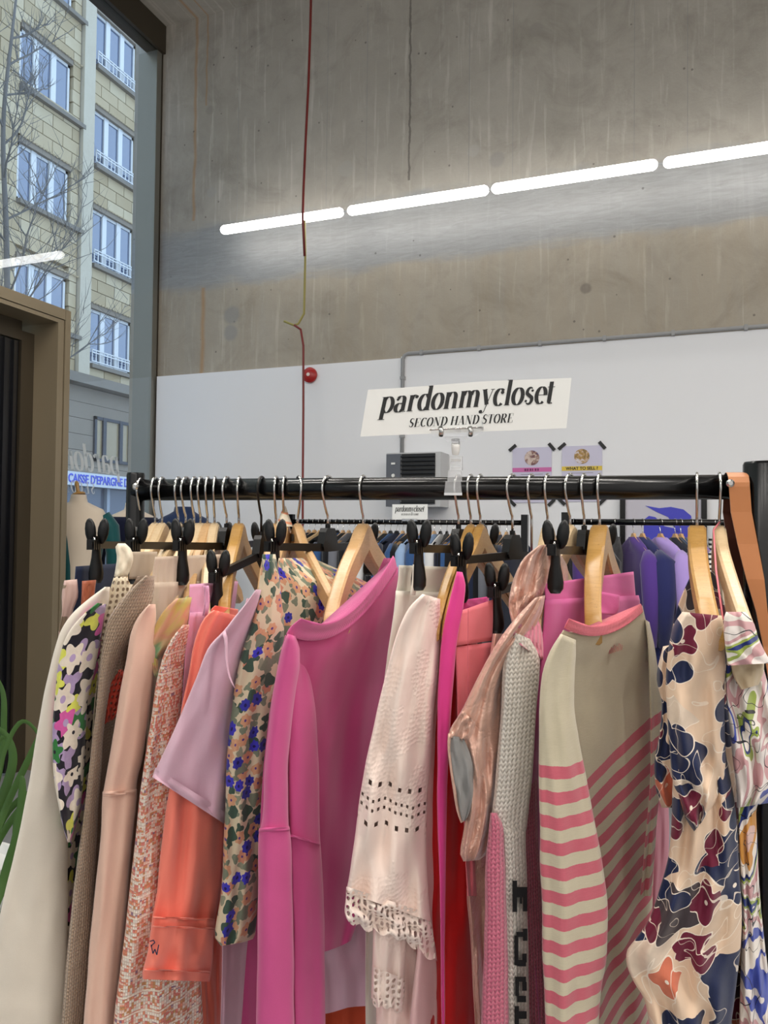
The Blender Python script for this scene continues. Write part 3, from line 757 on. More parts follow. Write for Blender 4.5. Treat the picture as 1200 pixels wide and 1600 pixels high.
def clip_hanger(u, un, label, a=.15, z=0.0, hk=CHROME, far=True, slope=0.0):
    c, A = frame_for(u, un, a); Nn = Vector((-A.y, A.x, 0))
    root = empty('clip_hanger', c, label, 'hanger', 'black clip hangers on the front rack')
    hook(c, A, Nn, -.060 + z, hk, root)
    m = MB()
    hub = [(-.021, -.094), (.021, -.094), (.024, -.088), (.017, -.066), (.012, -.060), (-.012, -.060), (-.017, -.066), (-.024, -.088)]
    m.prism(hub, lambda x, y: c + A * x + Nn * .006 + Vector((0, 0, y + z)), lambda x, y: c + A * x - Nn * .006 + Vector((0, 0, y + z)))
    m.build('hub', BLACK_PLASTIC, root)
    m = MB(); m.lathe([(.004, -.062 + z), (.004, -.054 + z)], c, 12); m.build('collar', BLACK_PLASTIC, root)
    m = MB(); w = a + .022
    for k in (-1, 1):
        p = [(0, -.096), (w, -.091 + slope), (w, -.081 + slope), (0, -.084)]
        f0 = lambda x, y, k=k: c + A * x * k + Nn * .0035 + Vector((0, 0, y + z))
        f1 = lambda x, y, k=k: c + A * x * k - Nn * .0035 + Vector((0, 0, y + z))
        m.prism(p, f0, f1)
    # small ribs near the ends
    for k in (-1, 1):
        for j in range(3):
            q = c + A * k * (w - .004 - j * .006) + Vector((0, 0, -.086 + z + slope)); m.box(q, (.003, .011, .014), Matrix((A, Nn, Vector((0, 0, 1)))).transposed())
    m.build('crossbar', BLACK_PLASTIC, root)
    clip_at(root, c, A, Nn, a, -.086 + z + slope)
    if far: clip_at(root, c, A, Nn, -a, -.086 + z + slope)
    return root, c, A, Nn

clip_hanger(221, 152, 'black clip hanger hooked nearest the rack\'s window-side upright, gripping the navy garment', .16)
wood_hanger(243, 150, 'wooden hanger inside the cream sweatshirt, nearest the window-side upright', WOOD_PALE)
wood_hanger(254, 172, 'wooden hanger inside the black daisy print blouse', WOOD_PALE)
clip_hanger(291, 213, 'black clip hanger holding the ivory lace skirt', .16)
wood_hanger(279, 196, 'wooden hanger inside the beige knitted cardigan', WOOD_PALE)
wood_hanger(304, 222, 'wooden hanger inside the pale peach sweatshirt', WOOD_PALE)
clip_hanger(355, 284, 'black clip hanger holding the beige gathered trousers', .16)
wood_hanger(314, 245, 'wooden hanger holding the sheer yellow and green scarf', WOOD_PALE)
wood_hanger(325, 270, 'wooden hanger inside the tweed jacket', WOOD)
wood_hanger(336, 300, 'wooden hanger inside the coral sweatshirt', WOOD_PALE)
clip_hanger(409, 340, 'black clip hanger on a dark hook, holding the lilac pink trousers', .165, -.012, DARK_HOOK, True, -.03)
wood_hanger(374, 330, 'pale wooden hanger with a broad rounded top inside the mauve t-shirt', WOOD_GOLD, .0, thick=.018)
wood_hanger(432, 386, 'wooden hanger behind the ditsy floral dress, beside the striped paper cone', WOOD)
_, cC, AC, NC = wood_hanger(445, 400, 'wooden hanger wearing the small striped paper cone', WOOD)
m = MB(); m.lathe([(.0135, -.058), (.0133, -.0575), (.0015, -.026), (.0002, -.026)], cC, 20)
tcone = NT('orange_striped_paper'); q_ = tcone.sep(tcone.obj())
tcone_c = tcone.mix(tcone.mt('LESS_THAN', tcone.mt('FRACT', tcone.mt('ADD', tcone.mt('MULTIPLY', q_[2], 75.0), tcone.mt('MULTIPLY', q_[0], 22.0))), .25), srgb(238, 224, 200), srgb(238, 158, 120))
m.build('paper_cone', tcone.done(tcone.bsdf(Base_Color=tcone_c, Roughness=.8)), None, True, label='small cream paper cone with orange stripes on a hanger hook', cat='tag')
_, cD, AD, ND = wood_hanger(466, 520, 'broad flat wooden hanger with a small black square label, facing the room', WOOD, thick=.014)
m = MB(); q = cD - ND * .0 + Vector((0, 0, -.075)); sg = 1 if (ND.dot(FWD) < 0) else -1
m.box(q + ND * sg * .0095 + AD * .004, (.013, .0012, .011), Matrix((AD, ND, Vector((0, 0, 1)))).transposed()); m.build('hanger_label', INK, None, label='small black square sticker on the broad wooden hanger', cat='sticker')
clip_hanger(513, 430, 'black clip hanger with a square hub, holding the ditsy floral dress', .15)
wood_hanger(568, 494, 'thick speckled beech hanger inside the raspberry pink sweatshirt', WOOD, thick=.021, W=.185, hgt=.040)
clip_hanger(717, 655, 'black clip hanger holding the off-white jeans, beside the acrylic sign clip', .16)
wood_hanger(736, 660, 'golden wooden hanger inside the blush eyelet blouse', WOOD_GOLD, .0, thick=.014)
wood_hanger(751, 676, 'golden wooden hanger inside the red dress, with a pink thread on its hook', WOOD_GOLD, .0, thick=.014)
clip_hanger(801, 722, 'black clip hanger gripping the fuchsia skirt', .15, -.008, CHROME, True, -.008)
clip_hanger(831, 778, 'black clip hanger hanging low behind, gripping the salmon pink skirt', .14, -.045, CHROME, True, -.01)
wood_hanger(856, 812, 'pale wooden hanger inside the rose gold satin jacket', WOOD_PALE, W=.15)
wood_hanger(891, 815, 'pale wooden hanger inside the pink and white knitted sweater', WOOD_PALE, W=.16)
clip_hanger(913, 868, 'black clip hanger gripping the folded pink jeans', .16)
wood_hanger(937, 904, 'golden wooden hanger inside the striped beige and pink sweater', WOOD_GOLD, thick=.024, W=.15, hgt=.040)
wood_hanger(1089, 1090, 'wooden hanger seen edge on, inside the navy leaf print dress', WOOD_GOLD, thick=.024, W=.20)
_, cE, AE, NE = wood_hanger(1124, 1146, 'pale wooden hanger with a pink loop, inside the marbled print blouse', WOOD_PALE, thick=.016, W=.20)
m = MB(); m.tube([cE + Vector((0, 0, -.048)) + AE * .004, cE + AE * .02 + NE * -.009 + Vector((0, 0, -.06)), cE + AE * .10 - NE * .012 + Vector((0, 0, -.11)), cE + AE * .17 - NE * .010 + Vector((0, 0, -.165))], .0012, 6)
m.build('hanging_loop', plain('pink_ribbon', srgb(226, 120, 130), .6), None, True, label='thin pink ribbon loop lying over the pale hanger of the marbled blouse', cat='ribbon')

# ---------------------------------------------------------------- garments, from the window side to the door side
def garment(name, u, label, cat):
    c = bar_at(max(214, min(1148, u))); return empty(name, (c.x, c.y, c.z - .08), label, cat)
g = garment('skirt', 221, 'navy skirt with a rust lace patch, hanging nearest the window upright', 'skirt')
cloth('skirt_panel', [(118, 885, 190, 880), (114, 930, 190, 930), (104, 975, 180, 975), (100, 1100, 175, 1100), (110, 1300, 170, 1300), (120, 1720, 160, 1720)], F_NAVY, g, (1.08, 1.2), .03, seed=3)
cloth('lace_patch', [(128, 908, 150, 906), (127, 930, 148, 930), (126, 956, 146, 950)], F_RUST, g, (1.05, 1.07), .008, seed=4, cap='both', nc=24, label='rust satin patch')
g = garment('scarf', 224, 'pale flower print scarf hanging at the far window end of the rack', 'scarf')
cloth('scarf_drape', [(100, 907, 120, 905), (96, 930, 122, 930), (97, 955, 114, 955), (92, 985, 112, 985), (90, 1060, 104, 1060), (88, 1180, 100, 1180)], F_PALEFLOR, g, (1.03, 1.06), .012, seed=5, nc=28, cap='both')
g = garment('sweatshirt', 243, 'plain cream sweatshirt whose wide sleeve hangs at the window end of the rack', 'sweatshirt')
cloth('sleeve', [(164, 917, 172, 917), (136, 938, 170, 940), (112, 960, 162, 965), (95, 986, 148, 990), (86, 1012, 130, 1012), (74, 1060, 114, 1060), (64, 1110, 106, 1110), (54, 1170, 103, 1170), (28, 1310, 106, 1310), (4, 1410, 106, 1410), (-32, 1600, 106, 1600), (-50, 1740, 106, 1740)], F_CREAM, g, (.95, .97), .05, k=1.2, amp=.002, seed=2, power=.8)
g = garment('blouse', 254, 'black blouse printed with white, green, pink and lilac daisies', 'blouse')
cloth('sleeve', [(152, 942, 166, 944), (128, 962, 162, 964), (106, 990, 158, 994), (93, 1030, 151, 1035), (86, 1090, 138, 1092), (82, 1150, 134, 1152), (84, 1210, 131, 1212), (91, 1260, 125, 1262), (99, 1294, 117, 1296), (106, 1316, 110, 1316)], F_DAISY, g, (.91, .95), .035, k=1.5, amp=.002, seed=6)
cloth('back', [(150, 948, 190, 948), (140, 1000, 185, 1000), (120, 1150, 165, 1150), (100, 1300, 150, 1300), (96, 1420, 140, 1420), (104, 1720, 130, 1720)], F_DAISY, g, (1.02, 1.1), .03, seed=7)
g = garment('lace_skirt', 291, 'ivory lace skirt with a satin waistband, clipped in front of the beige cardigan', 'skirt')
cloth('waistband', [(184, 849, 196, 849), (180, 855, 204, 857), (182, 870, 208, 872), (180, 888, 203, 890), (178, 901, 199, 901)], F_IVORY, g, (.985, 1.0), .02, k=1, seed=8, nc=32, cap='both', label='folded ivory satin waistband')
cloth('waistband', [(206, 862, 246, 862), (203, 885, 244, 885), (201, 905, 242, 905)], F_TAUPE, g, (1.02, 1.12), .012, seed=9, nc=32, cap='both', amp=.001, label='taupe inside of the waistband')
cloth('lace_panel', [(178, 901, 199, 902), (170, 930, 203, 930), (164, 955, 200, 955), (159, 985, 186, 990), (155, 1030, 172, 1030), (149, 1080, 158, 1080), (143, 1150, 152, 1150)], L_IVORY, g, (.965, .985), .012, seed=10, nc=40, k=3)
cloth('lining', [(180, 903, 200, 903), (172, 930, 202, 930), (166, 955, 196, 955), (161, 990, 180, 990), (150, 1080, 157, 1080), (120, 1400, 126, 1400), (100, 1480, 116, 1480), (94, 1600, 112, 1600), (90, 1720, 105, 1720)], F_BEIGE, g, (.975, .99), .010, seed=11, nc=32)
g = garment('cardigan', 279, 'beige knitted cardigan with sparkling ribbed shoulder, behind the ivory lace', 'cardigan')
cloth('sleeve', [(228, 899, 242, 900), (200, 925, 240, 928), (180, 950, 234, 955), (166, 978, 216, 985), (160, 1010, 195, 1012), (155, 1050, 178, 1052), (151, 1100, 167, 1102), (139, 1200, 158, 1200), (127, 1300, 152, 1300), (114, 1400, 147, 1400), (104, 1500, 140, 1500), (96, 1600, 133, 1600), (90, 1740, 126, 1740)], K_BEIGE, g, (.93, .96), .035, k=1.2, amp=.0015, seed=12, power=.8)
cloth('front', [(215, 900, 248, 900), (190, 950, 246, 950), (172, 1000, 240, 1000), (160, 1100, 230, 1100), (150, 1300, 205, 1300), (130, 1740, 190, 1740)], K_BEIGE, g, (1.0, 1.14), .03, seed=13)
g = garment('crochet_top', 300, 'coral crochet top peeping out between the beige cardigan and the peach sweatshirt', 'top')
cloth('lace_edge', [(186, 1046, 192, 1046), (172, 1070, 196, 1068), (164, 1090, 192, 1090), (162, 1115, 188, 1112), (161, 1133, 178, 1124)], L_CORAL, g, (.965, .99), .008, seed=14, nc=36, cap='both', k=2)
g = garment('sweatshirt', 304, 'pale peach sweatshirt with a seam around its long straight sleeve', 'sweatshirt')
rp = [(233, 944, 243, 944), (218, 961, 244, 962), (206, 985, 243, 986), (198, 1030, 242, 1030), (186, 1090, 236, 1092), (172, 1180, 224, 1180), (161, 1238, 213, 1234)]
rq = [(160, 1242, 214, 1238), (158, 1300, 208, 1296), (145, 1420, 197, 1418), (131, 1600, 181, 1600), (121, 1740, 172, 1740)]
cloth('sleeve', rp + rq, F_PEACH, g, (.92, .96), .045, k=1.4, amp=.0035, wr=.001, seed=15, power=.8)
cloth('seam', [(160, 1237, 214, 1233), (160, 1241, 214, 1237), (160, 1245, 213, 1241)], F_PEACH, g, (.92, .96), .05, nr=6, k=1.4, amp=.0035, seed=15, cap='both', edge=0)
cloth('front', [(236, 946, 262, 946), (225, 1000, 262, 1000), (205, 1150, 250, 1150), (190, 1300, 235, 1300), (165, 1740, 215, 1740)], F_PEACH, g, (.99, 1.1), .03, seed=16)
g = garment('trousers', 355, 'beige linen trousers with a gathered elastic waistband', 'trousers')
cloth('waistband', [(242, 870, 346, 866), (239, 890, 345, 888), (238, 914, 344, 912)], F_BEIGE, g, (1.0, 1.16), .02, k=11, amp=.0016, seed=17, nc=120, cap='both', twist=.2)
cloth('leg', [(239, 910, 344, 907), (238, 917, 344, 914), (236, 950, 335, 950), (234, 1000, 325, 1000), (232, 1070, 310, 1070), (228, 1200, 300, 1200), (225, 1400, 290, 1400)], F_BEIGE, g, (1.0, 1.16), .03, k=5, amp=.004, seed=18, nc=120)
g = garment('scarf', 314, 'sheer yellow and mint pastel scarf draped over the shoulder of the tweed jacket', 'scarf')
cloth('scarf_drape', [(276, 935, 300, 933), (262, 947, 297, 950), (248, 966, 292, 976), (238, 988, 276, 1000), (232, 1008, 258, 1016), (227, 1026, 247, 1032)], F_SCARF, g, (.95, .97), .022, seed=19, nc=48, k=1.4, amp=.003)
cloth('scarf_end', [(231, 1022, 246, 1030), (236, 1036, 247, 1040), (241, 1056, 247, 1060)], F_SCARF, g, (.945, .955), .006, seed=20, nc=24, cap='both')
cloth('collar_piece', [(268, 946, 296, 930), (258, 956, 282, 944), (246, 972, 268, 960), (244, 985, 252, 980)], fabric('mint_voile', srgb(150, 206, 160), .5), g, (.97, .98), .006, seed=21, nc=24, cap='both', label='mint green edge')
g = garment('jacket', 325, 'pink, orange and white woven tweed jacket', 'jacket')
cloth('sleeve', [(286, 976, 298, 976), (268, 998, 298, 1000), (256, 1022, 296, 1024), (246, 1060, 294, 1060), (232, 1150, 290, 1152), (219, 1240, 290, 1242), (205, 1370, 296, 1370), (190, 1500, 310, 1500), (177, 1600, 318, 1600), (168, 1740, 326, 1740)], F_TWEED, g, (.93, 1.0), .05, k=1.8, amp=.006, seed=22, power=.8)
g = garment('trousers', 409, 'lilac pink cotton trousers, clipped by the waistband beside the coral sweatshirt', 'trousers')
cloth('waistband', [(296, 913, 372, 908), (295, 930, 370, 928), (295, 962, 366, 958)], F_LILAC, g, (.985, 1.12), .016, seed=23, amp=.001, cap='both')
cloth('belt_loop', [(318, 915, 326, 915), (319, 935, 327, 937), (316, 962, 324, 964)], F_LILAC, g, (.972, .972), .006, seed=24, nc=16, cap='both')
cloth('leg', [(296, 957, 366, 953), (295, 965, 366, 961), (291, 1000, 345, 1000), (284, 1090, 335, 1090), (276, 1200, 330, 1200), (280, 1400, 330, 1400)], F_LILAC, g, (.97, 1.12), .03, k=4, seed=25)
g = garment('sweatshirt', 336, 'coral sweatshirt with a wide stitched cuff embroidered in navy', 'sweatshirt')
cloth('collar', [(336, 946, 372, 952), (330, 952, 372, 962), (328, 962, 370, 972)], F_CORAL_RIB, g, (.99, 1.05), .02, seed=26, cap='both', amp=.001, k=1)
cloth('sleeve', [(334, 953, 370, 962), (322, 962, 368, 976), (312, 978, 364, 990), (303, 1005, 358, 1010), (295, 1050, 350, 1050), (285, 1100, 348, 1100), (274, 1170, 348, 1170), (264, 1235, 350, 1240), (256, 1290, 350, 1290), (250, 1340, 348, 1340), (245, 1390, 344, 1390), (238, 1432, 336, 1436)], F_CORAL, g, (.93, 1.01), .05, k=1.7, amp=.009, wr=.002, seed=28, power=.8)
cloth('cuff', [(238, 1432, 336, 1436), (237, 1440, 336, 1444), (236, 1449, 335, 1453), (234, 1460, 334, 1462), (231, 1485, 333, 1486), (226, 1505, 331, 1508), (222, 1524, 328, 1529), (223, 1530, 327, 1534)], F_CORAL, g, (.91, 1.0), .055, k=1.7, amp=.008, wr=.003, seed=28, nc=80, twist=.5, power=.8)
for vv, tt in ((1433, .004), (1447, .004), (1515, .004)):
    x0 = 238 if vv < 1500 else 224; x1 = 336 if vv < 1500 else 329
    cloth('stitching', [(x0, vv - 1.5, x1, vv + 2), (x0, vv, x1, vv + 4), (x0, vv + 1.5, x1, vv + 6)], F_CORAL_RIB, g, (.908, .998), .058, nr=6, k=1.7, amp=.008, wr=.003, seed=28, cap='both', edge=0, nc=80, twist=.5, power=.8)
m = MB()
def stroke(m, pts, w, d, pen=0):
    """flat embroidered stroke through picture points"""
    for a, b in zip(pts, pts[1:]):
        dx, dy = b[0] - a[0], b[1] - a[1]; L = hypot(dx, dy) or 1; nx, ny = -dy / L * w / 2, dx / L * w / 2
        q = [(a[0] + nx, a[1] + ny), (b[0] + nx, b[1] + ny), (b[0] - nx, b[1] - ny), (a[0] - nx, a[1] - ny)]
        m.prism(q, lambda x, y: P(x, y, d), lambda x, y: P(x, y, d + .0035))
D_ = .893
stroke(m, [(234, 1471), (240, 1469), (242, 1473), (238, 1476), (236, 1480)], 1.7, D_)
stroke(m, [(236, 1476), (239, 1490), (242, 1483), (245, 1492), (248, 1476)], 1.7, D_)
m.build('embroidery', F_NAVY, g, label='small navy embroidered monogram')
cloth('front', [(300, 1000, 372, 1000), (312, 1300, 360, 1300), (312, 1500, 348, 1500), (318, 1600, 345, 1600), (322, 1740, 342, 1740)], F_CORAL, g, (1.06, 1.12), .03, seed=29)
g = garment('t_shirt', 374, 'pale mauve t-shirt with a short wide sleeve', 't-shirt')
tee = [(400, 921, 412, 922), (386, 940, 410, 944), (368, 962, 404, 968), (350, 985, 398, 992), (327, 1010, 390, 1025), (306, 1060, 378, 1080), (281, 1120, 366, 1160), (256, 1175, 356, 1225)]
cloth('sleeve', tee + [(238, 1214, 350, 1286)], F_MAUVE, g, (.90, .97), .04, k=1.3, amp=.006, wr=.0006, twist=.2, seed=31, nc=72, power=.8)
cloth('hem', [(243, 1199, 353, 1270), (238, 1214, 350, 1287)], F_MAUVE, g, (.897, .967), .043, nr=4, k=1.3, amp=.006, wr=.0006, twist=.2, seed=31, nc=72, edge=.3, cap='', power=.8)
cloth('shoulder_seam', [(347, 990, 352, 985), (350, 1000, 356, 998), (352, 1030, 356, 1030), (358, 1060, 361, 1060), (366, 1075, 368, 1075)], F_MAUVE, g, (.888, .892), .004, seed=32, nc=12, cap='both', amp=0, wr=0, edge=0)
cloth('front', [(385, 935, 430, 930), (370, 1000, 420, 1000), (352, 1300, 405, 1300), (345, 1600, 380, 1600), (345, 1740, 378, 1740)], F_MAUVE, g, (1.0, 1.12), .03, seed=33)
g = garment('dress', 513, 'ditsy floral dress in blue, peach and grey-green with long sleeves', 'dress')
cloth('bodice', [(436, 872, 488, 872), (432, 890, 540, 895), (430, 915, 600, 925), (428, 960, 612, 960), (430, 1010, 600, 1010), (430, 1100, 560, 1100)], F_DITSY, g, (1.02, 1.17), .02, seed=34, k=4, amp=.005)
cloth('sleeve', [(410, 866, 430, 866), (406, 900, 436, 902), (401, 935, 440, 940), (393, 975, 444, 980), (380, 1012, 442, 1015), (367, 1070, 434, 1072), (355, 1180, 420, 1180), (350, 1290, 410, 1290), (345, 1400, 403, 1400), (338, 1440, 400, 1444), (335, 1463, 397, 1466), (345, 1478, 382, 1472)], F_DITSY, g, (.94, .98), .045, k=1.8, amp=.004, seed=35, power=.8)
g = garment('sweatshirt', 568, 'raspberry pink sweatshirt with a ribbed round neckline', 'sweatshirt')
cloth('front', [(446, 992, 622, 884, 44, .90, 1.10), (438, 1022, 622, 930, 34, .905, 1.12), (430, 1062, 616, 990, 18, .915, 1.15), (419, 1130, 604, 1060, 8, .925, 1.17), (411, 1210, 592, 1160, 0, .93, 1.17), (406, 1297, 586, 1290, 0, .93, 1.17), (404, 1380, 580, 1370, 0, .93, 1.17), (410, 1450, 566, 1420, 10, .94, 1.15), (440, 1490, 548, 1470, 10, .96, 1.12)], F_MAGENTA, g, (.93, 1.17), .04, k=2.2, amp=.010, wr=.002, seed=37, nc=120, grow=.35, power=.6)
cloth('collar', [(470, 966, 614, 868, 44), (462, 972, 617, 872, 46), (452, 982, 619, 880, 47), (447, 991, 621, 888, 48)], R_MAGENTA, g, (.885, 1.085), .034, nr=10, nc=120, k=1, amp=.002, wr=0, seed=38, cap='both', edge=.3)
cloth('back_collar', [(600, 872, 612, 872), (585, 905, 606, 905), (572, 925, 590, 925), (545, 950, 570, 948)], R_MAGENTA, g, (1.16, 1.18), .012, seed=39, nc=24, cap='both', label='darker inside of the neckline')
cloth('sleeve', [(449, 990, 462, 994), (442, 1008, 468, 1014), (437, 1030, 468, 1040), (430, 1062, 464, 1070), (420, 1130, 455, 1135), (413, 1210, 450, 1212), (407, 1294, 451, 1292), (404, 1300, 453, 1298), (403, 1400, 457, 1400), (402, 1500, 459, 1500), (400, 1600, 460, 1600), (398, 1740, 462, 1740)], F_MAGENTA, g, (.885, .9), .045, k=.8, amp=.002, wr=.0012, seed=40, power=.85)
cloth('seam', [(405, 1294, 452, 1291), (404, 1297, 453, 1294), (404, 1300, 453, 1297)], F_MAGENTA, g, (.884, .899), .049, nr=5, k=.8, amp=.002, seed=40, cap='both', edge=0, power=.85)
cloth('seam', [(452, 1303, 500, 1316), (452, 1305, 500, 1318), (452, 1307, 500, 1320)], F_MAGENTA, g, (.905, .955), .02, nr=5, seed=41, cap='both', edge=0, amp=.001)
cloth('front_fold', [(462, 1020, 468, 1020), (456, 1055, 482, 1050), (452, 1110, 492, 1105), (450, 1170, 497, 1170), (452, 1300, 500, 1310), (456, 1400, 506, 1400), (458, 1600, 508, 1600), (458, 1740, 508, 1740)], F_MAGENTA, g, (.925, .97), .04, k=.8, amp=.003, seed=43)
cloth('back', [(380, 1000, 600, 1000), (372, 1300, 560, 1300), (370, 1480, 506, 1480), (368, 1740, 506, 1740)], F_MAGENTA, g, (1.10, 1.2), .02, seed=90, k=3)
g = garment('shirt', 560, 'pale pink shirt hem showing low behind the raspberry sweatshirt', 'shirt')
cloth('hem', [(470, 1250, 640, 1250), (470, 1480, 640, 1470), (470, 1540, 640, 1530), (472, 1582, 640, 1566)], F_MAUVE, g, (1.16, 1.2), .02, seed=44, k=5, amp=.010, scallop=(3, 2, 3))
g = garment('shorts', 575, 'bright orange garment glimpsed at the bottom under the pale pink shirt hem', 'shorts')
cloth('panel', [(460, 1350, 640, 1350), (460, 1600, 640, 1600), (460, 1740, 640, 1740)], fabric('orange_viscose', srgb(190, 74, 44)), g, (1.22, 1.26), .02, seed=45, k=5, amp=.008)
g = garment('jeans', 717, 'off-white jeans with belt loops, clipped between the raspberry sweatshirt and the blush blouse', 'jeans')
cloth('waistband', [(623, 883, 706, 886), (622, 900, 704, 904), (618, 928, 702, 932)], F_WHITE, g, (.99, 1.13), .018, seed=46, amp=.001, cap='both', wr=.001)
cloth('belt_loop', [(645, 882, 654, 882), (644, 905, 652, 905), (641, 930, 649, 930)], F_WHITE, g, (.985, .99), .006, seed=47, nc=16, cap='both', amp=0)
cloth('leg', [(618, 923, 703, 926), (617, 933, 702, 936), (611, 985, 690, 990), (603, 1040, 680, 1040), (594, 1110, 670, 1110), (580, 1250, 650, 1250), (572, 1430, 600, 1430), (571, 1600, 596, 1600), (572, 1740, 594, 1740)], F_WHITE, g, (.985, 1.12), .035, k=3, seed=48)
g = garment('blouse', 736, 'blush cotton blouse with eyelet embroidery and a scalloped lace sleeve edge', 'blouse')
cloth('sleeve', [(660, 928, 688, 936), (640, 948, 688, 962), (622, 985, 688, 1002), (604, 1050, 684, 1055), (589, 1110, 678, 1112), (576, 1170, 674, 1175), (563, 1240, 668, 1248), (554, 1310, 666, 1322), (545, 1370, 670, 1402), (541, 1394, 673, 1440)], L_BODY, g, (.88, .95), .045, uvo=0, k=1.8, amp=.010, wr=.002, seed=50, nc=96, power=.75)
cloth('lace_edge', [(541, 1385, 672, 1428), (540, 1402, 677, 1456), (538, 1418, 681, 1476), (541, 1428, 683, 1494)], L_HEM, g, (.88, .95), .046, nr=10, k=1.8, amp=.010, wr=.002, seed=50, nc=96, cap='', grow=1, edge=1, scallop=(9, 6, 5), power=.75, label='scalloped eyelet lace edge')
cloth('front', [(664, 930, 694, 938), (668, 1000, 693, 1000), (665, 1100, 688, 1100), (655, 1250, 680, 1250), (655, 1450, 684, 1450), (640, 1600, 684, 1600), (640, 1740, 684, 1740)], F_BLUSH_PLAIN, g, (.96, .99), .03, seed=51, k=1, amp=.002)
cloth('far_sleeve', [(588, 1380, 640, 1380), (584, 1440, 636, 1440), (582, 1500, 633, 1500), (580, 1560, 630, 1560)], L_BODY, g, (.945, .965), .03, uvo=0, seed=52, k=1.5)
cloth('lace_edge', [(582, 1510, 633, 1530), (581, 1540, 631, 1560), (582, 1565, 628, 1580)], L_HEM, g, (.942, .962), .032, nr=8, seed=53, cap='', edge=1, scallop=(6, 3, 2))
cloth('front_panel', [(600, 1420, 664, 1430), (592, 1500, 664, 1500), (584, 1740, 664, 1740)], F_BLUSH, g, (.985, 1.0), .03, seed=54)
g = garment('skirt', 801, 'fuchsia crepe skirt hanging in a narrow strip over the red dress', 'skirt')
cloth('skirt_panel', [(714, 893, 722, 894), (709, 912, 727, 915), (703, 935, 724, 945), (692, 985, 716, 990), (685, 1060, 709, 1060), (683, 1150, 703, 1150), (683, 1250, 698, 1250), (687, 1400, 696, 1400), (690, 1600, 695, 1600), (690, 1740, 695, 1740)], F_FUCHSIA, g, (.925, .93), .016, seed=55, nc=32, k=1, amp=.0015)
cloth('waistband', [(718, 938, 764, 932), (718, 950, 764, 942), (718, 962, 764, 955)], F_FUCHSIA, g, (.99, 1.06), .012, seed=56, nc=48, cap='both', k=3, amp=.003)
g = garment('dress', 751, 'bright red crepe dress between the blush blouse and the rose gold jacket', 'dress')
cloth('dress_panel', [(700, 985, 745, 985), (688, 1060, 748, 1060), (676, 1150, 750, 1150), (668, 1250, 750, 1250), (662, 1400, 750, 1400), (650, 1500, 752, 1500), (646, 1600, 752, 1600), (640, 1740, 752, 1740)], F_RED, g, (.975, 1.03), .03, seed=57, k=2, amp=.006)
g = garment('skirt', 831, 'salmon pink skirt with a deep waistband and a centre seam', 'skirt')
cloth('waistband', [(712, 957, 772, 936), (713, 980, 773, 968), (712, 1009, 770, 1001)], F_SALMON, g, (.935, .99), .016, seed=58, amp=.0012, cap='both', k=1)
cloth('skirt_panel', [(711, 1011, 770, 1003), (713, 1060, 765, 1055), (714, 1120, 756, 1115), (722, 1240, 750, 1240), (730, 1400, 748, 1400)], F_SALMON, g, (.94, .99), .02, seed=59, k=1.4)
m = MB(); stroke(m, [(731.5, 952), (731, 1009), (731, 1060), (733, 1112)], .8, .925); m.build('centre_seam', fabric('salmon_seam', srgb(190, 90, 104)), g)
g = garment('jacket', 856, 'rose gold satin jacket with a crumpled hood and a grey-lined sleeve', 'jacket')
cloth('hood', [(842, 852, 866, 850), (820, 870, 876, 866), (806, 895, 888, 892), (797, 925, 884, 930), (795, 948, 862, 955), (800, 975, 850, 985)], F_SATIN, g, (.93, 1.05), .06, seed=60, k=3.2, amp=.009, wr=.009, nc=110, cap='both', grow=.8)
cloth('sleeve', [(836, 934, 852, 930), (812, 958, 846, 958), (790, 985, 832, 988), (770, 1015, 808, 1022), (746, 1060, 788, 1062), (724, 1105, 784, 1118), (712, 1130, 782, 1160), (716, 1160, 779, 1200), (728, 1200, 775, 1240), (730, 1250, 772, 1270), (724, 1300, 766, 1310), (719, 1335, 756, 1338), (724, 1346, 748, 1344)], F_SATIN, g, (.90, .935), .045, seed=61, k=2.2, amp=.006, wr=.008, nc=96, cap='both', grow=.7, power=.8)
cloth('cuff_rim', [(722, 1110, 742, 1128), (704, 1138, 738, 1148), (700, 1152, 734, 1156)], F_SATIN, g, (.885, .90), .03, seed=62, k=2, wr=.004, cap='both', grow=1)
cloth('lining', [(703, 1150, 724, 1152), (701, 1165, 734, 1176), (704, 1190, 741, 1205), (709, 1230, 740, 1240), (714, 1265, 733, 1272), (721, 1283, 727, 1283)], F_GREYLIN, g, (.88, .892), .018, seed=63, k=1.5, nc=48, cap='both', label='grey sleeve lining')
cloth('cuff_edge', [(700, 1146, 706, 1146), (699, 1165, 704, 1168), (702, 1195, 707, 1195), (708, 1235, 713, 1235), (714, 1270, 719, 1270), (720, 1286, 725, 1284)], F_SATIN, g, (.876, .878), .008, seed=64, nc=16, cap='both', amp=0)
cloth('front', [(770, 990, 800, 990), (745, 1200, 782, 1200), (735, 1320, 768, 1320), (729, 1400, 764, 1400), (733, 1450, 762, 1450), (738, 1520, 762, 1520), (742, 1600, 762, 1600), (746, 1740, 764, 1740)], F_SATIN, g, (.965, 1.0), .035, seed=65, k=1.3, wr=.010, amp=.004, grow=1)
g = garment('sweater', 891, 'chunky knitted sweater in white and pink with black letters', 'sweater')
cloth('collar', [(815, 955, 836, 958), (806, 970, 846, 980), (800, 988, 849, 1006), (806, 1002, 849, 1022), (820, 1012, 848, 1032)], R_PINKKNIT, g, (.905, .955), .04, seed=66, k=1.2, cap='both', label='pink ribbed collar')
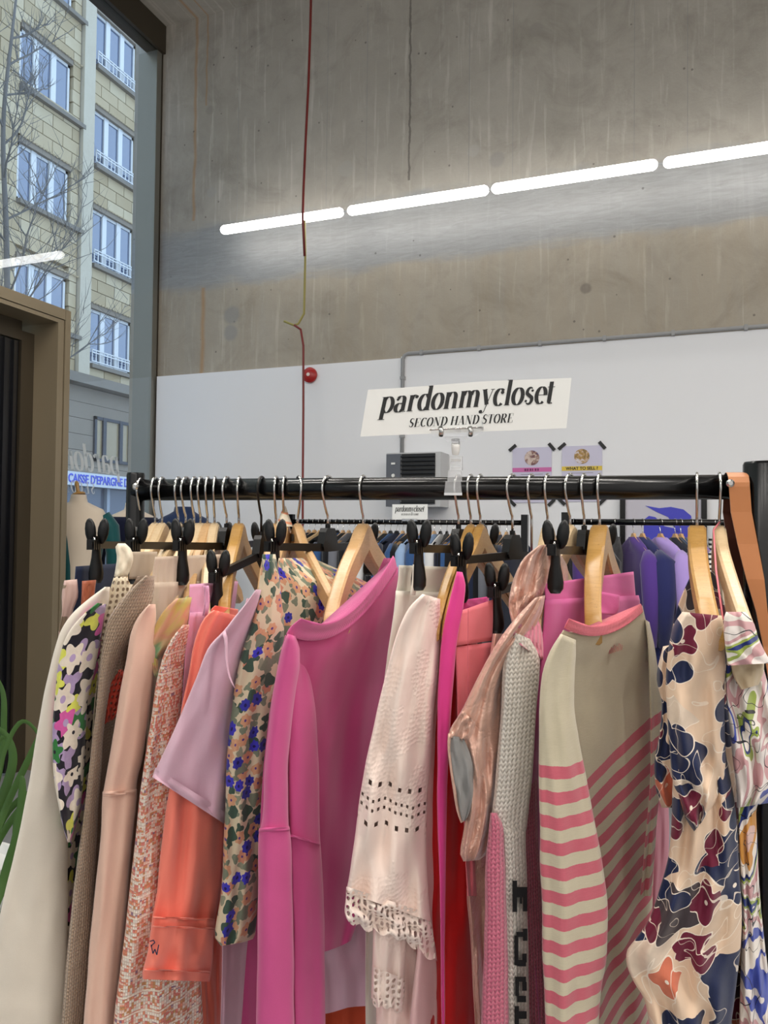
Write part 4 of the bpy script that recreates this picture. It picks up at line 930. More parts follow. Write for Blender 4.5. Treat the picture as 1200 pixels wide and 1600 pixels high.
cloth('sleeve', [(804, 988, 832, 1000), (792, 1012, 844, 1030), (785, 1045, 843, 1058), (783, 1110, 838, 1114), (777, 1180, 834, 1182), (771, 1250, 828, 1252), (767, 1290, 824, 1290), (784, 1300, 822, 1300), (787, 1450, 825, 1450), (789, 1600, 827, 1600), (789, 1740, 827, 1740)], K_WHITE, g, (.905, .935), .045, seed=67, k=1.2, amp=.002, power=.85)
cloth('pink_panel', [(766, 1270, 776, 1270), (763, 1300, 787, 1292), (759, 1345, 789, 1340), (757, 1450, 793, 1450), (752, 1600, 796, 1600), (750, 1740, 797, 1740)], K_PINK, g, (.89, .9), .045, seed=68, k=.8, amp=.001, power=.85, label='pink lower panel')
cloth('front', [(815, 1030, 850, 1030), (812, 1200, 840, 1200), (812, 1290, 840, 1290), (812, 1450, 850, 1450), (812, 1600, 858, 1600), (812, 1740, 860, 1740)], K_PINK, g, (.955, .99), .03, seed=69, k=1)
def letter(rects, d0=.884):
    m = MB()
    for x0, y0, x1, y1 in rects:
        m.prism([(x0, y0), (x1, y0), (x1, y1), (x0, y1)], lambda x, y: P(x, y, d0 + (x - 800) * .0004), lambda x, y: P(x, y, d0 + .012 + (x - 800) * .0004))
    m.build('letter', K_BLACK, g, label='black knitted letter')
letter([(801, 1376, 808, 1425), (808, 1386, 823, 1402), (812, 1402, 816, 1412), (817, 1386, 824, 1424)])
letter([(804, 1462, 810, 1508), (807, 1456, 823, 1464), (817, 1451, 824, 1470), (808, 1500, 822, 1510), (816, 1490, 823, 1504)])
letter([(805, 1526, 811, 1556), (811, 1526, 822, 1534), (816, 1534, 823, 1548), (808, 1556, 822, 1566)])
letter([(804, 1572, 811, 1620), (811, 1580, 823, 1592), (811, 1600, 820, 1610)])
g = garment('jeans', 913, 'folded magenta pink jeans, clipped behind the striped sweater', 'jeans')
cloth('waistband', [(850, 912, 990, 893), (851, 925, 992, 915), (852, 943, 994, 938)], F_PINKDENIM, g, (.975, 1.16), .02, seed=70, cap='both', amp=.001)
cloth('leg', [(851, 937, 998, 930), (850, 947, 1000, 940), (848, 985, 1000, 980), (843, 1050, 985, 1050), (834, 1130, 940, 1130), (828, 1220, 910, 1220), (824, 1300, 890, 1300), (830, 1450, 890, 1450), (842, 1600, 890, 1600), (842, 1740, 890, 1740)], F_PINKDENIM, g, (.965, 1.16), .03, seed=71, k=3, amp=.005)
cloth('pocket_flap', [(916, 920, 968, 930), (912, 940, 968, 950), (930, 958, 962, 962)], F_PINKDENIM, g, (1.0, 1.04), .01, seed=72, nc=32, cap='both', amp=.001)
g = garment('sweater', 937, 'beige sweater with pink stripes and a pink ribbed neckline', 'sweater')
ZS = P(870, 1191, .88).z
S_SLEEVE = stripes('striped_sleeve_jersey', ZS, .0276, 0.06)
S_BODY = stripes('striped_body_jersey', P(945, 1192, 1.0).z, .0305, -.43)
cloth('front', [(880, 984, 1004, 946, 22, .89, 1.04), (863, 1014, 1013, 988, 10, .90, 1.06), (852, 1045, 1019, 1028, 2, .92, 1.08), (848, 1100, 1026, 1090), (850, 1160, 1030, 1150), (852, 1220, 1029, 1220), (855, 1300, 1024, 1300), (858, 1450, 1018, 1450), (860, 1600, 1014, 1600), (860, 1740, 1012, 1740)], S_BODY, g, (.93, 1.1), .035, seed=73, uvo=0, k=2.6, amp=.007, wr=.002, nc=110, grow=.1, power=.6)
cloth('collar', [(889, 966, 1001, 943, 22), (886, 971, 1003, 947, 23), (881, 981, 1005, 956, 24)], R_PINK, g, (.88, 1.03), .028, nr=8, nc=96, k=1, amp=.001, wr=0, seed=74, cap='both', edge=.3, label='pink ribbed neckline')
cloth('sleeve', [(876, 990, 900, 1000), (860, 1016, 900, 1024), (848, 1048, 898, 1050), (843, 1100, 897, 1100), (842, 1150, 904, 1150), (842, 1200, 913, 1200), (843, 1280, 928, 1278), (844, 1350, 941, 1348), (847, 1430, 950, 1428), (848, 1500, 947, 1500), (850, 1545, 940, 1545), (852, 1600, 936, 1600), (852, 1740, 930, 1740)], S_SLEEVE, g, (.875, .905), .045, seed=75, uvo=0, k=1.4, amp=.005, wr=.0015, power=.8, nc=72)
cloth('far_sleeve', [(1008, 968, 1014, 972), (1012, 1010, 1023, 1012), (1014, 1060, 1031, 1062), (1016, 1120, 1035, 1122), (1016, 1200, 1034, 1200), (1010, 1290, 1026, 1290), (1000, 1400, 1018, 1400)], stripes('striped_far_sleeve_jersey', P(1020, 1115, 1.04).z, .031, -.3), g, (1.04, 1.06), .03, seed=76, uvo=0, k=1)
m = MB()
for k in range(9):
    x = 952 + k * 2.4; stroke(m, [(x, 1022 - k * .8), (x + 1.0, 1010 - k * .8 + (k % 3) * 2)], .7, .985)
m.build('embroidery', fabric('red_thread', srgb(196, 92, 96)), g, label='tiny red embroidery below the neckline')
g = garment('blouse', 1060, 'pink checked blouse showing behind the far sleeve of the striped sweater', 'blouse')
cloth('panel', [(1015, 1200, 1040, 1200), (1012, 1250, 1044, 1250), (1010, 1300, 1046, 1300), (1005, 1400, 1040, 1400), (1000, 1480, 1035, 1480), (1000, 1740, 1035, 1740)], fabric('pink_pale_cotton', srgb(216, 140, 158)), g, (1.12, 1.16), .03, seed=77)
g = garment('dress', 1089, 'cream dress printed with large navy and burgundy leaves', 'dress')
cloth('back_yoke', [(1082, 893, 1116, 893), (1070, 920, 1126, 925), (1058, 950, 1134, 955), (1050, 985, 1136, 985), (1046, 1060, 1136, 1060)], F_NAVYFLOR, g, (1.04, 1.08), .02, seed=78, k=2)
cloth('sleeve', [(1066, 956, 1128, 962), (1055, 972, 1132, 982), (1047, 1000, 1134, 1010), (1042, 1030, 1133, 1040), (1040, 1070, 1132, 1075), (1042, 1110, 1132, 1110), (1046, 1170, 1134, 1170), (1054, 1230, 1132, 1215), (1070, 1275, 1120, 1250), (1084, 1300, 1100, 1280)], F_NAVYFLOR, g, (.875, .895), .06, seed=79, k=1.8, amp=.009, wr=.004, nc=90, cap='both', grow=.3)
cloth('ruffle', [(1036, 1010, 1060, 1005), (1026, 1060, 1060, 1060), (1034, 1100, 1062, 1100), (1030, 1150, 1064, 1150), (1022, 1195, 1066, 1195), (1024, 1230, 1066, 1230), (1034, 1262, 1064, 1262)], F_NAVYFLOR, g, (.93, .945), .05, seed=80, k=1.6, amp=.006, cap='both')
cloth('skirt_panel', [(1056, 1150, 1130, 1150), (1052, 1200, 1138, 1200), (1050, 1240, 1146, 1240), (1049, 1290, 1152, 1290), (1044, 1340, 1154, 1340), (1030, 1390, 1157, 1390), (1012, 1440, 1159, 1440), (994, 1466, 1158, 1470), (979, 1486, 1156, 1495), (978, 1500, 1154, 1510), (990, 1534, 1150, 1545), (1006, 1560, 1147, 1570), (1014, 1600, 1143, 1600), (1020, 1740, 1140, 1740)], F_NAVYFLOR, g, (.885, .915), .06, seed=81, k=2.4, amp=.009, wr=.004, nc=110, grow=.8)
cloth('front', [(1058, 985, 1136, 985), (1050, 1100, 1138, 1100), (1050, 1250, 1158, 1250), (1045, 1500, 1166, 1500), (1045, 1740, 1166, 1740)], F_NAVYFLOR, g, (.97, 1.0), .03, seed=82)
g = garment('blouse', 1124, 'blouse with marbled blue, yellow and white print and a ruffled short sleeve', 'blouse')
cloth('sleeve', [(1134, 956, 1164, 956), (1130, 968, 1176, 970), (1131, 990, 1184, 994), (1134, 1015, 1196, 1020), (1138, 1040, 1206, 1036)], F_MARBLED, g, (.845, .87), .05, seed=83, k=1.8, amp=.005, cap='top', wr=.004)
cloth('sleeve_lining', [(1136, 980, 1180, 984), (1140, 1020, 1194, 1022), (1146, 1056, 1194, 1050), (1158, 1078, 1186, 1070)], fabric('cream_lining', srgb(206, 184, 152)), g, (.885, .9), .03, seed=84, k=1.5)
cloth('front', [(1136, 990, 1178, 990), (1133, 1060, 1198, 1062), (1138, 1120, 1214, 1120), (1144, 1180, 1222, 1180), (1150, 1225, 1222, 1230), (1152, 1262, 1200, 1255)], F_MARBLED, g, (.90, .95), .05, seed=85, k=2.2, amp=.010, wr=.005, nc=90, cap='both', grow=.6)
cloth('skirt_panel', [(1150, 1225, 1200, 1225), (1153, 1270, 1182, 1270), (1155, 1330, 1184, 1330), (1158, 1400, 1188, 1400), (1158, 1480, 1196, 1480), (1156, 1560, 1204, 1560), (1150, 1740, 1210, 1740)], F_MARBLED, g, (.94, .97), .05, seed=86, k=2.2, amp=.008, wr=.005, nc=80)
# bag strap looped over the rail
g = empty('bag_strap', bar_at(1146), 'tan leather bag strap looped over the rail by the right-hand upright', 'strap')
def strap(name, pts, w, mat):
    m = MB(); vs = []; fs = []
    for p, ww in zip(pts, w):
        hw = ww / 2
        for a, b in ((-hw, -.0012), (hw, -.0012), (hw, .0012), (-hw, .0012)): vs.append(Vector(p) + BD * a + BN * b)
    n = len(pts)
    for i in range(n - 1):
        for k in range(4): fs.append((i * 4 + k, i * 4 + (k + 1) % 4, (i + 1) * 4 + (k + 1) % 4, (i + 1) * 4 + k))
    fs += [(0, 1, 2, 3), ((n - 1) * 4 + 3, (n - 1) * 4 + 2, (n - 1) * 4 + 1, (n - 1) * 4)]
    m.add(vs, fs); return m.build(name, mat, g)
c0 = bar_at(1149.5)
fr = [c0 + BN * (RB + .003) * sin(radians(a)) + Vector((0, 0, (RB + .003) * cos(radians(a)))) for a in (0, 25, 50, 75, 92)]
fr += [P(1158, 800, 1.035), P(1168, 850, 1.03), P(1180, 905, 1.02), P(1190, 955, 1.015), P(1200, 1010, 1.01), P(1208, 1060, 1.0)]
strap('strap_front', fr, [.026] * 5 + [.026, .025, .022, .014, .012, .012], F_LEATHER)
bk = [c0 - BN * (RB + .003) * sin(radians(a)) + Vector((0, 0, (RB + .003) * cos(radians(a)))) for a in (0, 30, 60, 90)]
bk += [P(1140, 800, 1.09), P(1148, 860, 1.09), P(1154, 950, 1.09), P(1156, 1060, 1.09)]
strap('strap_back', bk, [.026, .026, .026, .022, .018, .018, .018, .018], F_LEATHER_DK)
# ---------------------------------------------------------------- high-contrast serif lettering, drawn with a broad pen
def arc(cx, cy, rx, ry, a0, a1, n=18):
    return [(cx + rx * cos(radians(a0 + (a1 - a0) * k / n)), cy + ry * sin(radians(a0 + (a1 - a0) * k / n))) for k in range(n + 1)]
def ln(x0, y0, x1, y1, n=6): return [(x0 + (x1 - x0) * k / n, y0 + (y1 - y0) * k / n) for k in range(n + 1)]
TK, TN = .225, .04
S_ = lambda x, y, w=.14: ('h', x - w, x + w, y)
GL = {
 'p': (.78, [('s', ln(.18, 1, .18, -.42)), ('s', arc(.42, .5, .27, .49, 215, -145 + 360 - 215 + 0, 2)[:0] or arc(.40, .5, .27, .49, 140, -140)), ('h', .0, .38, -.42), ('h', .02, .2, .985)]),
 'a': (.74, [('s', ln(.52, .74, .52, .06)), ('s', arc(.33, .74, .19, .25, 0, 150)), ('d', .15, .80, .085), ('s', arc(.30, .27, .2, .27, 60, 330)), ('h', .5, .7, .02)]),
 'r': (.58, [('s', ln(.18, 1, .18, 0)), ('s', arc(.40, .72, .2, .27, 175, 80)), ('d', .46, .88, .10), ('h', .02, .36, .015), ('h', .04, .2, .985)]),
 'd': (.78, [('s', ln(.58, 1.5, .58, 0)), ('s', arc(.34, .5, .25, .49, 40, 320)), ('h', .42, .6, 1.485), ('h', .56, .74, .015)]),
 'o': (.70, [('s', arc(.34, .5, .26, .49, 0, 360, 30))]),
 'n': (.84, [('s', ln(.18, 1, .18, 0)), ('s', ln(.62, .7, .62, 0)), ('s', arc(.42, .68, .2, .30, 170, 0)), ('h', .03, .34, .015), ('h', .48, .78, .015), ('h', .04, .2, .985)]),
 'm': (1.24, [('s', ln(.18, 1, .18, 0)), ('s', ln(.60, .7, .60, 0)), ('s', ln(1.02, .7, 1.02, 0)), ('s', arc(.41, .68, .19, .30, 170, 0)), ('s', arc(.83, .68, .19, .30, 170, 0)), ('h', .03, .33, .015), ('h', .46, .74, .015), ('h', .88, 1.17, .015), ('h', .04, .2, .985)]),
 'y': (.70, [('s', ln(.14, 1, .38, .1)), ('t', ln(.60, 1, .30, -.22) + arc(.16, -.22, .14, .16, 0, -110)), ('d', .10, -.30, .10), ('h', .0, .30, .985), ('h', .48, .70, .985)]),
 'c': (.62, [('s', arc(.34, .5, .25, .49, 48, 312)), ('d', .47, .78, .10)]),
 'l': (.42, [('s', ln(.2, 1.5, .2, 0)), ('h', .02, .2, 1.485), ('h', .04, .36, .015)]),
 's': (.60, [('w', arc(.30, .73, .17, .25, 50, 200, 8) + [(.16, .62), (.30, .5), (.42, .40)] + arc(.28, .27, .17, .25, 20, -140, 8)), ('d', .42, .80, .07), ('d', .13, .20, .07)]),
 'e': (.64, [('s', arc(.34, .5, .25, .49, 0, 310)), ('t', ln(.12, .52, .58, .52))]),
 't': (.48, [('s', ln(.2, 1.28, .2, .16) + arc(.32, .16, .12, .15, 180, 300)), ('h', .02, .42, .97)]),
 'S': (.72, [('w', arc(.34, 1.06, .22, .37, 40, 200, 8) + [(.18, .86), (.36, .72), (.52, .58)] + arc(.33, .40, .22, .38, 15, -150, 8)), ('t', ln(.56, 1.42, .56, 1.1)), ('t', ln(.10, .02, .10, .38))]),
 'E': (.86, [('s', ln(.22, 1.44, .22, 0)), ('h', .05, .72, 1.43), ('h', .05, .76, .015), ('h', .22, .52, .74), ('t', ln(.72, 1.43, .72, 1.08)), ('t', ln(.76, 0, .76, .38)), ('t', ln(.52, .6, .52, .88))]),
 'C': (.86, [('s', arc(.46, .72, .34, .71, 48, 312)), ('t', ln(.72, 1.42, .72, 1.04))]),
 'O': (.94, [('s', arc(.46, .72, .35, .71, 0, 360, 32))]),
 'N': (1.02, [('t', ln(.18, 0, .18, 1.44)), ('w', ln(.20, 1.44, .80, 0)), ('t', ln(.80, 0, .80, 1.44)), ('h', .02, .34, .015), ('h', .02, .24, 1.43), ('h', .66, .96, 1.43)]),
 'D': (.96, [('s', ln(.22, 1.44, .22, 0)), ('s', arc(.40, .72, .42, .71, 90, -90)), ('h', .05, .42, 1.43), ('h', .05, .42, .015)]),
 'H': (1.06, [('s', ln(.22, 1.44, .22, 0)), ('s', ln(.82, 1.44, .82, 0)), ('h', .2, .84, .74), ('h', .04, .4, 1.43), ('h', .04, .4, .015), ('h', .64, 1.0, 1.43), ('h', .64, 1.0, .015)]),
 'A': (.98, [('t', ln(.14, 0, .46, 1.44)), ('w', ln(.46, 1.44, .80, 0)), ('h', .25, .66, .44), ('h', .0, .30, .015), ('h', .62, .98, .015)]),
 'T': (.86, [('s', ln(.42, 1.44, .42, 0)), ('h', .06, .78, 1.43), ('h', .24, .6, .015), ('t', ln(.06, 1.43, .06, 1.06)), ('t', ln(.78, 1.43, .78, 1.06))]),
 'R': (.96, [('s', ln(.22, 1.44, .22, 0)), ('s', arc(.42, 1.08, .28, .36, 90, -90)), ('w', ln(.44, .72, .76, .02)), ('h', .05, .44, 1.43), ('h', .05, .4, .015), ('h', .2, .44, .72), ('h', .68, .92, .015)]),
 ' ': (.42, []),
}
def serif_text(m, text, put3, slant=.22, track=0.0):
    """adds the outlines of text to m; put3 maps text coordinates (x along the line, y above the baseline) to space"""
    x0 = 0.0
    for ch in text:
        w, items = GL[ch]
        f = lambda x, y: put3(x0 + x + slant * y, y)
        for it in items:
            if it[0] == 'h':
                _, a, b, y = it; m.add([f(a, y - .018), f(b, y - .018), f(b, y + .018), f(a, y + .018)], [(0, 1, 2, 3)])
            elif it[0] == 'd':
                _, cx, cy, r = it; n = 14
                m.add([f(cx + r * cos(2 * pi * k / n), cy + r * sin(2 * pi * k / n)) for k in range(n)], [tuple(range(n))])
            else:
                pts = it[1]; vs = []; n = len(pts)
                for i, p in enumerate(pts):
                    a = pts[max(0, i - 1)]; b = pts[min(n - 1, i + 1)]; dx, dy = b[0] - a[0], b[1] - a[1]; L = hypot(dx, dy) or 1
                    if it[0] == 's': hw = TN / 2 + (TK - TN) / 2 * abs(dy / L) ** 1.3
                    elif it[0] == 't': hw = TN / 2
                    else: hw = TN / 2 + (TK * .9 - TN) / 2 * (sin(pi * i / (n - 1)) ** .8 if ch in 'sS' else 1)
                    if it[0] == 'w' and ch not in 'sS': nx, ny = hw * 1.1, 0
                    else: nx, ny = -dy / L * hw, dx / L * hw
                    vs += [f(p[0] + nx, p[1] + ny), f(p[0] - nx, p[1] - ny)]
                m.add(vs, [(2 * i, 2 * i + 1, 2 * i + 3, 2 * i + 2) for i in range(n - 1)])
        x0 += w + track
    return x0
def text_width(text, track=0.0): return sum(GL[c][0] + track for c in text)
# ---------------------------------------------------------------- the sign clipped on the rail
sg = empty('sign', P(712, 780, 1.08), 'white paper store sign reading pardonmycloset, above the front rail', 'sign')
dS = lambda u: 1.10 - (u - 563) / 328 * .05
TL, TR, BR_, BL = (575, 609), (893, 590.5), (885, 669), (563, 682)
def onpaper(s, t, off=0.0):
    """s, t in 0..1 from the bottom left corner of the paper"""
    sag = -6.0 * t * max(0, 1 - abs(s - .58) / .42) * 1.0
    u = (BL[0] * (1 - s) + BR_[0] * s) * (1 - t) + (TL[0] * (1 - s) + TR[0] * s) * t
    v = (BL[1] * (1 - s) + BR_[1] * s) * (1 - t) + (TL[1] * (1 - s) + TR[1] * s) * t + sag * .45
    bow = .004 * sin(pi * s)
    return P(u, v, dS(u) - bow - off)
m = MB(); n = 24; k = 6
vs = [onpaper(i / n, j / k) for i in range(n + 1) for j in range(k + 1)] + [onpaper(i / n, j / k, -.0006) for i in range(n + 1) for j in range(k + 1)]
N1 = (n + 1) * (k + 1)
fs = [(i * (k + 1) + j, (i + 1) * (k + 1) + j, (i + 1) * (k + 1) + j + 1, i * (k + 1) + j + 1) for i in range(n) for j in range(k)]
fs += [tuple(N1 + q for q in reversed(f)) for f in fs]
bd = [i * (k + 1) for i in range(n + 1)] + [n * (k + 1) + j for j in range(1, k + 1)] + [i * (k + 1) + k for i in range(n - 1, -1, -1)] + [j for j in range(k - 1, 0, -1)]
for a, b in zip(bd, bd[1:] + bd[:1]): fs.append((a, a + N1, b + N1, b))
m.add(vs, fs); m.build('paper', PAPER, sg)
# lettering: picture points of the ends of the two baselines
def line_on_paper(text, uv0, uv1, xh, name, track=.0, slant=.2):
    W_ = text_width(text, track) - .1
    def inv(u, v):                     # picture point to paper coordinates, by a few Newton steps
        s, t = .5, .5
        for _ in range(12):
            q = proj(onpaper(s, t)); e = (u - q[0], v - q[1])
            qs = proj(onpaper(s + .01, t)); qt = proj(onpaper(s, t + .01))
            a, b, c, d = (qs[0] - q[0]) / .01, (qt[0] - q[0]) / .01, (qs[1] - q[1]) / .01, (qt[1] - q[1]) / .01
            D = a * d - b * c; s += (e[0] * d - b * e[1]) / D; t += (a * e[1] - c * e[0]) / D
        return s, t
    a = inv(*uv0); b = inv(*uv1); up = inv(uv0[0] + 0, uv0[1] - xh); du = (up[0] - a[0], up[1] - a[1])
    m = MB()
    f = lambda x, y: onpaper(a[0] + (b[0] - a[0]) * x / W_ + du[0] * y, a[1] + (b[1] - a[1]) * x / W_ + du[1] * y, .0005)
    serif_text(m, text, f, slant, track); m.build(name, INK, sg)
line_on_paper('pardonmycloset', (592, 645.5), (862, 630), 24.5, 'lettering')
line_on_paper('SECOND HAND STORE', (638, 667.5), (800, 660), 9.2, 'lettering')
# acrylic clip: jaws, swivel, white nut, clamp
ACR = plain('clear_acrylic', (.97, .98, .99, 1), .08, 0, Transmission_Weight=.82, IOR=1.45)
WNUT = plain('white_nylon_nut', srgb(232, 230, 226), .5)
hd = empty('sign_holder', P(708, 776, 1.05), 'clear acrylic sign clip gripping the front rail', 'sign holder')
dH = 1.078
def acr_box(u0, v0, u1, v1, d, th, name, mat=ACR, taper=0):
    m = MB(); m.prism([(u0 + taper, v0), (u1 - taper, v0), (u1, v1), (u0, v1)], lambda x, y: P(x, y, d), lambda x, y: P(x, y, d + th)); return m.build(name, mat, hd)
m = MB(); m.prism([(672, 670.5), (756, 666), (755, 676), (740, 682), (676, 683)], lambda x, y: P(x, y, dH - .012), lambda x, y: P(x, y, dH - .006)); m.build('jaw', ACR, hd)
m = MB(); m.tube([P(671, 671.5, dH - .014), P(755, 667.5, dH - .014)], .0011, 8); m.build('hinge_pin', CHROME, hd, True)
m = MB(); m.prism([(752, 652), (754, 652), (756, 670), (753, 670)], lambda x, y: P(x, y, dH - .016), lambda x, y: P(x, y, dH + .004)); m.build('end_plate', ACR, hd)
for u in (688, 734):
    m = MB(); m.tube([P(u, 668, dH - .016), P(u + 2, 674, dH - .02), P(u + 1, 680, dH - .014)], .0035, 10); m.build('spring', CHROME, hd, True)
acr_box(698, 682, 726, 690, dH - .01, .008, 'neck', taper=-4)
m = MB(); m.tube([P(712, 686, dH - .005), P(712, 696, dH - .005)], .006, 14); m.build('swivel', ACR, hd, True)
m = MB(); m.tube([P(712, 695, dH - .005), P(712, 700, dH - .005), P(712, 703, dH - .005), P(711.5, 711, dH - .005)], [.0062, .0062, .0058, .0045], 16); m.build('nut', WNUT, hd, True)
acr_box(703, 713, 723, 735, dH - .018, .022, 'clamp_arm')
acr_box(705, 717, 720, 721, dH - .02, .002, 'rib', CHROME)
acr_box(705, 727, 720, 730, dH - .02, .002, 'rib', ACR)
acr_box(699, 735, 722, 752, dH - .028, .014, 'clamp_arm', taper=1)
acr_box(694, 752, 722, 774, dH - .030, .006, 'clamp_lever', taper=2)
acr_box(694, 770, 722, 774, dH - .033, .003, 'lever_edge_gleam', plain('acrylic_edge_gleam', srgb(220, 222, 224), .15))  # opaque pale strip: the gleam along the clear acrylic's edge, put into colour

# ---------------------------------------------------------------- on the concrete wall
RED = plain('dark_red_cable', srgb(120, 34, 30), .5); YG = plain('yellow_green_cable', srgb(160, 148, 80), .5); REDP = plain('red_plastic', srgb(166, 28, 26), .35)
cb = empty('cable', PY(475, 500, 5.57), 'dark red cable hanging down the concrete wall with a yellow-green length', 'cable')
yc = 5.255
cy = lambda v: 5.255
pts = [(487, -60), (485, 40), (482, 130), (478, 210), (474, 300), (473, 340), (476, 400)]
m = MB(); m.tube([PY(u, v, yc) for u, v in pts], .010, 8); m.build('cable_upper', RED, cb, True)
m = MB(); m.tube([PY(u, v, yc + .01) for u, v in [(476, 345), (477, 400), (476, 450), (475, 490), (466, 506), (459, 508), (444, 502)]], .009, 8); m.build('cable_branch', YG, cb, True, label='yellow-green branch with a loose end')
m = MB(); m.tube([PY(u, v, yc + .002) for u, v in [(460, 508), (470, 515), (474, 540), (474, 640), (473, 760), (473, 900), (473, 1200)]], .009, 8); m.build('cable_lower', RED, cb, True)
al = empty('alarm_button', PY(484, 586, 5.56), 'small round red alarm button on the wall beside the red cable', 'alarm')
c = PY(484, 586, 5.55)
RY = Matrix.Rotation(radians(90), 3, 'X')
m = MB(); m.lathe([(.055, -.018), (.062, -.01), (.062, .008), (.05, .02), (.03, .03), (.0, .03)], c, 24, RY); m.build('housing', REDP, al, 'auto')
m = MB(); m.lathe([(.016, .026), (.014, .034)], c, 16, RY); m.build('button', plain('pale_button', srgb(230, 210, 200), .4), al, 'auto')
# heater
p0 = PY(604, 708, 5.35); p1 = PY(678, 750, 5.35)
ht = empty('fan_heater', ((p0.x + p1.x) / 2, 5.45, p1.z), 'grey fan heater with black grille on the white wall', 'heater')
m = MB(); zt, zb_ = p0.z, p0.z - .40
m.span((p0.x, 5.35, zb_), (p1.x + .05, 5.565, zt)); m.build('casing', plain('pale_grey_casing', srgb(196, 196, 196), .5), ht)
m = MB(); m.span((p0.x + .004, 5.335, zb_), (p0.x + .115, 5.35, zt - .01)); m.build('control_panel', plain('slate_grey_panel', srgb(94, 98, 106), .5), ht)
for dz in (.08, .17):
    m = MB(); m.lathe([(.014, 0), (.012, .008)], (p0.x + .06, 5.335, zt - dz), 14, RY) if dz > .1 else m.span((p0.x + .045, 5.328, zt - dz - .008), (p0.x + .075, 5.335, zt - dz + .006)); m.build('switch', PAPER, ht)
m = MB(); m.span((p0.x + .12, 5.345, zb_ + .02), (p1.x + .01, 5.35, zt - .01)); m.build('grille_back', INK, ht)
for k in range(12):
    m = MB(); z = zt - .03 - k * .031; m.span((p0.x + .12, 5.328, z - .006), (p1.x + .01, 5.344, z + .003)); m.build('slat', BLACK_PLASTIC, ht)
# posters
def sans(body, name, mat, parent, size, T, align='CENTER', ext=.0003, bold=0):
    cu = bpy.data.curves.new(name, 'FONT'); cu.body = body; cu.size = size; cu.align_x = align; cu.extrude = ext; cu.offset = bold
    tmp = bpy.data.objects.new(name, cu); COL.objects.link(tmp)
    dg = bpy.context.evaluated_depsgraph_get(); me = bpy.data.meshes.new_from_object(tmp.evaluated_get(dg)); bpy.data.objects.remove(tmp)
    me.transform(T); me.name = name
    return link(me, name, mat, parent)
FACE_Y = Matrix.Rotation(radians(90), 4, 'X')            # text readable from the room side of the far wall
def poster(u0, v0, u1, v1, label, band, photo, word):
    a = PY(u0, v0, 5.56); b = PY(u1, v1, 5.56); y = 5.56; w = b.x - a.x; zt = a.z; h = w * 1.42
    root = empty('poster', (a.x + w / 2, y, zt - h), label, 'poster', 'white info posters taped to the far wall')
    m = MB(); m.span((a.x, y, zt - h), (b.x, y + .004, zt)); m.build('sheet', plain('lilac_white_paper', srgb(206, 202, 222), .6), root)
    m = MB(); cx = a.x + w / 2; m.lathe([(w * .19, 0), (w * .19, .002)], (cx, y - .001, zt - w * .27), 28, RY); m.build('round_photo', photo, root)
    m = MB(); m.span((a.x, y - .002, zt - w * .63), (b.x, y - .0005, zt - w * .52)); m.build('colour_band', plain('poster_band', band, .6), root)
    if word is None:          # too small to read in the photograph: only its dark marks
        m = MB()
        for k, ww in enumerate((.05, .04, .05, .03, .045, .04)):
            x = cx - w * .19 + k * w * .066; m.span((x, y - .003, zt - w * .605), (x + w * ww, y - .002, zt - w * .545))
        m.build('heading', plain('plum_print', srgb(116, 44, 90), .6), root)
    else: sans(word, 'heading', INK, root, w * .105, Matrix.Translation((cx, y - .003, zt - w * .61)) @ FACE_Y, bold=.001)
    m = MB()
    for k in range(7):
        ww = w * (.28 if k == 0 else .36); m.span((cx - ww, y - .002, zt - w * (.70 + k * .09)), (cx + ww, y - .001, zt - w * (.685 + k * .09)))
    m.build('print_lines', plain('grey_print', srgb(150, 146, 160), .6), root)
    for sx, sz, an in ((-1, 1, 40), (1, 1, -50), (-1, -1, -45), (1, -1, 45)):
        m = MB(); m.box((cx + sx * w * .5, y - .003, zt - h / 2 + sz * h * .5), (.065, .002, .024), Matrix.Rotation(radians(-an), 3, 'Y')); m.build('black_tape', INK, root)
def photo_mat(n, stops):
    t = NT(n); return t.done(t.bsdf(Base_Color=t.ramp(t.noise(t.obj(), 26, 3, .6, 1), stops), Roughness=.5))
poster(801, 700, 862, 698, 'taped poster with a round photo above a pink band', srgb(206, 108, 170), photo_mat('shop_photo', [(.3, srgb(70, 60, 110)), (.45, srgb(130, 84, 70)), (.6, srgb(210, 190, 180))]), None)
poster(878, 697.5, 941, 695, 'taped poster with a yellow band reading WHAT TO SELL', srgb(226, 196, 74), photo_mat('gold_photo', [(.3, srgb(90, 80, 60)), (.5, srgb(180, 140, 70)), (.62, srgb(214, 206, 214))]), 'WHAT TO SELL ?')
# framed blue picture behind the second back rack
y = 5.54; a = PY(977, 781, y); b = PY(1097, 900, y)
fp = empty('framed_picture', ((a.x + b.x) / 2, y, b.z), 'large framed picture of a cobalt blue cut-out shape on pale grey', 'picture')
m = MB(); m.span((a.x, y, b.z - .5), (b.x, y + .015, a.z + .02)); m.build('sheet', plain('pale_grey_sheet', srgb(200, 196, 206), .6), fp)
for u in (973, 1100):
    m = MB(); x = PY(u, 800, y).x; m.span((x - .018, y - .02, 0.02), (x + .018, y + .02, 2.6 if u < 0 else PY(u, 778, y).z)); m.build('frame_side', BLACK_METAL, fp)
BLUE = plain('cobalt_blue_print', srgb(66, 66, 190), .5)
def blob(pts, name='blue_shape'):
    m = MB(); m.prism(pts, lambda u, v: PY(u, v, y - .004), lambda u, v: PY(u, v, y - .001)); m.build(name, BLUE, fp)
blob([(1008, 790), (1030, 794), (1048, 792), (1068, 796), (1080, 806), (1083, 830), (1076, 845), (1060, 838), (1052, 822), (1044, 808), (1026, 800)])
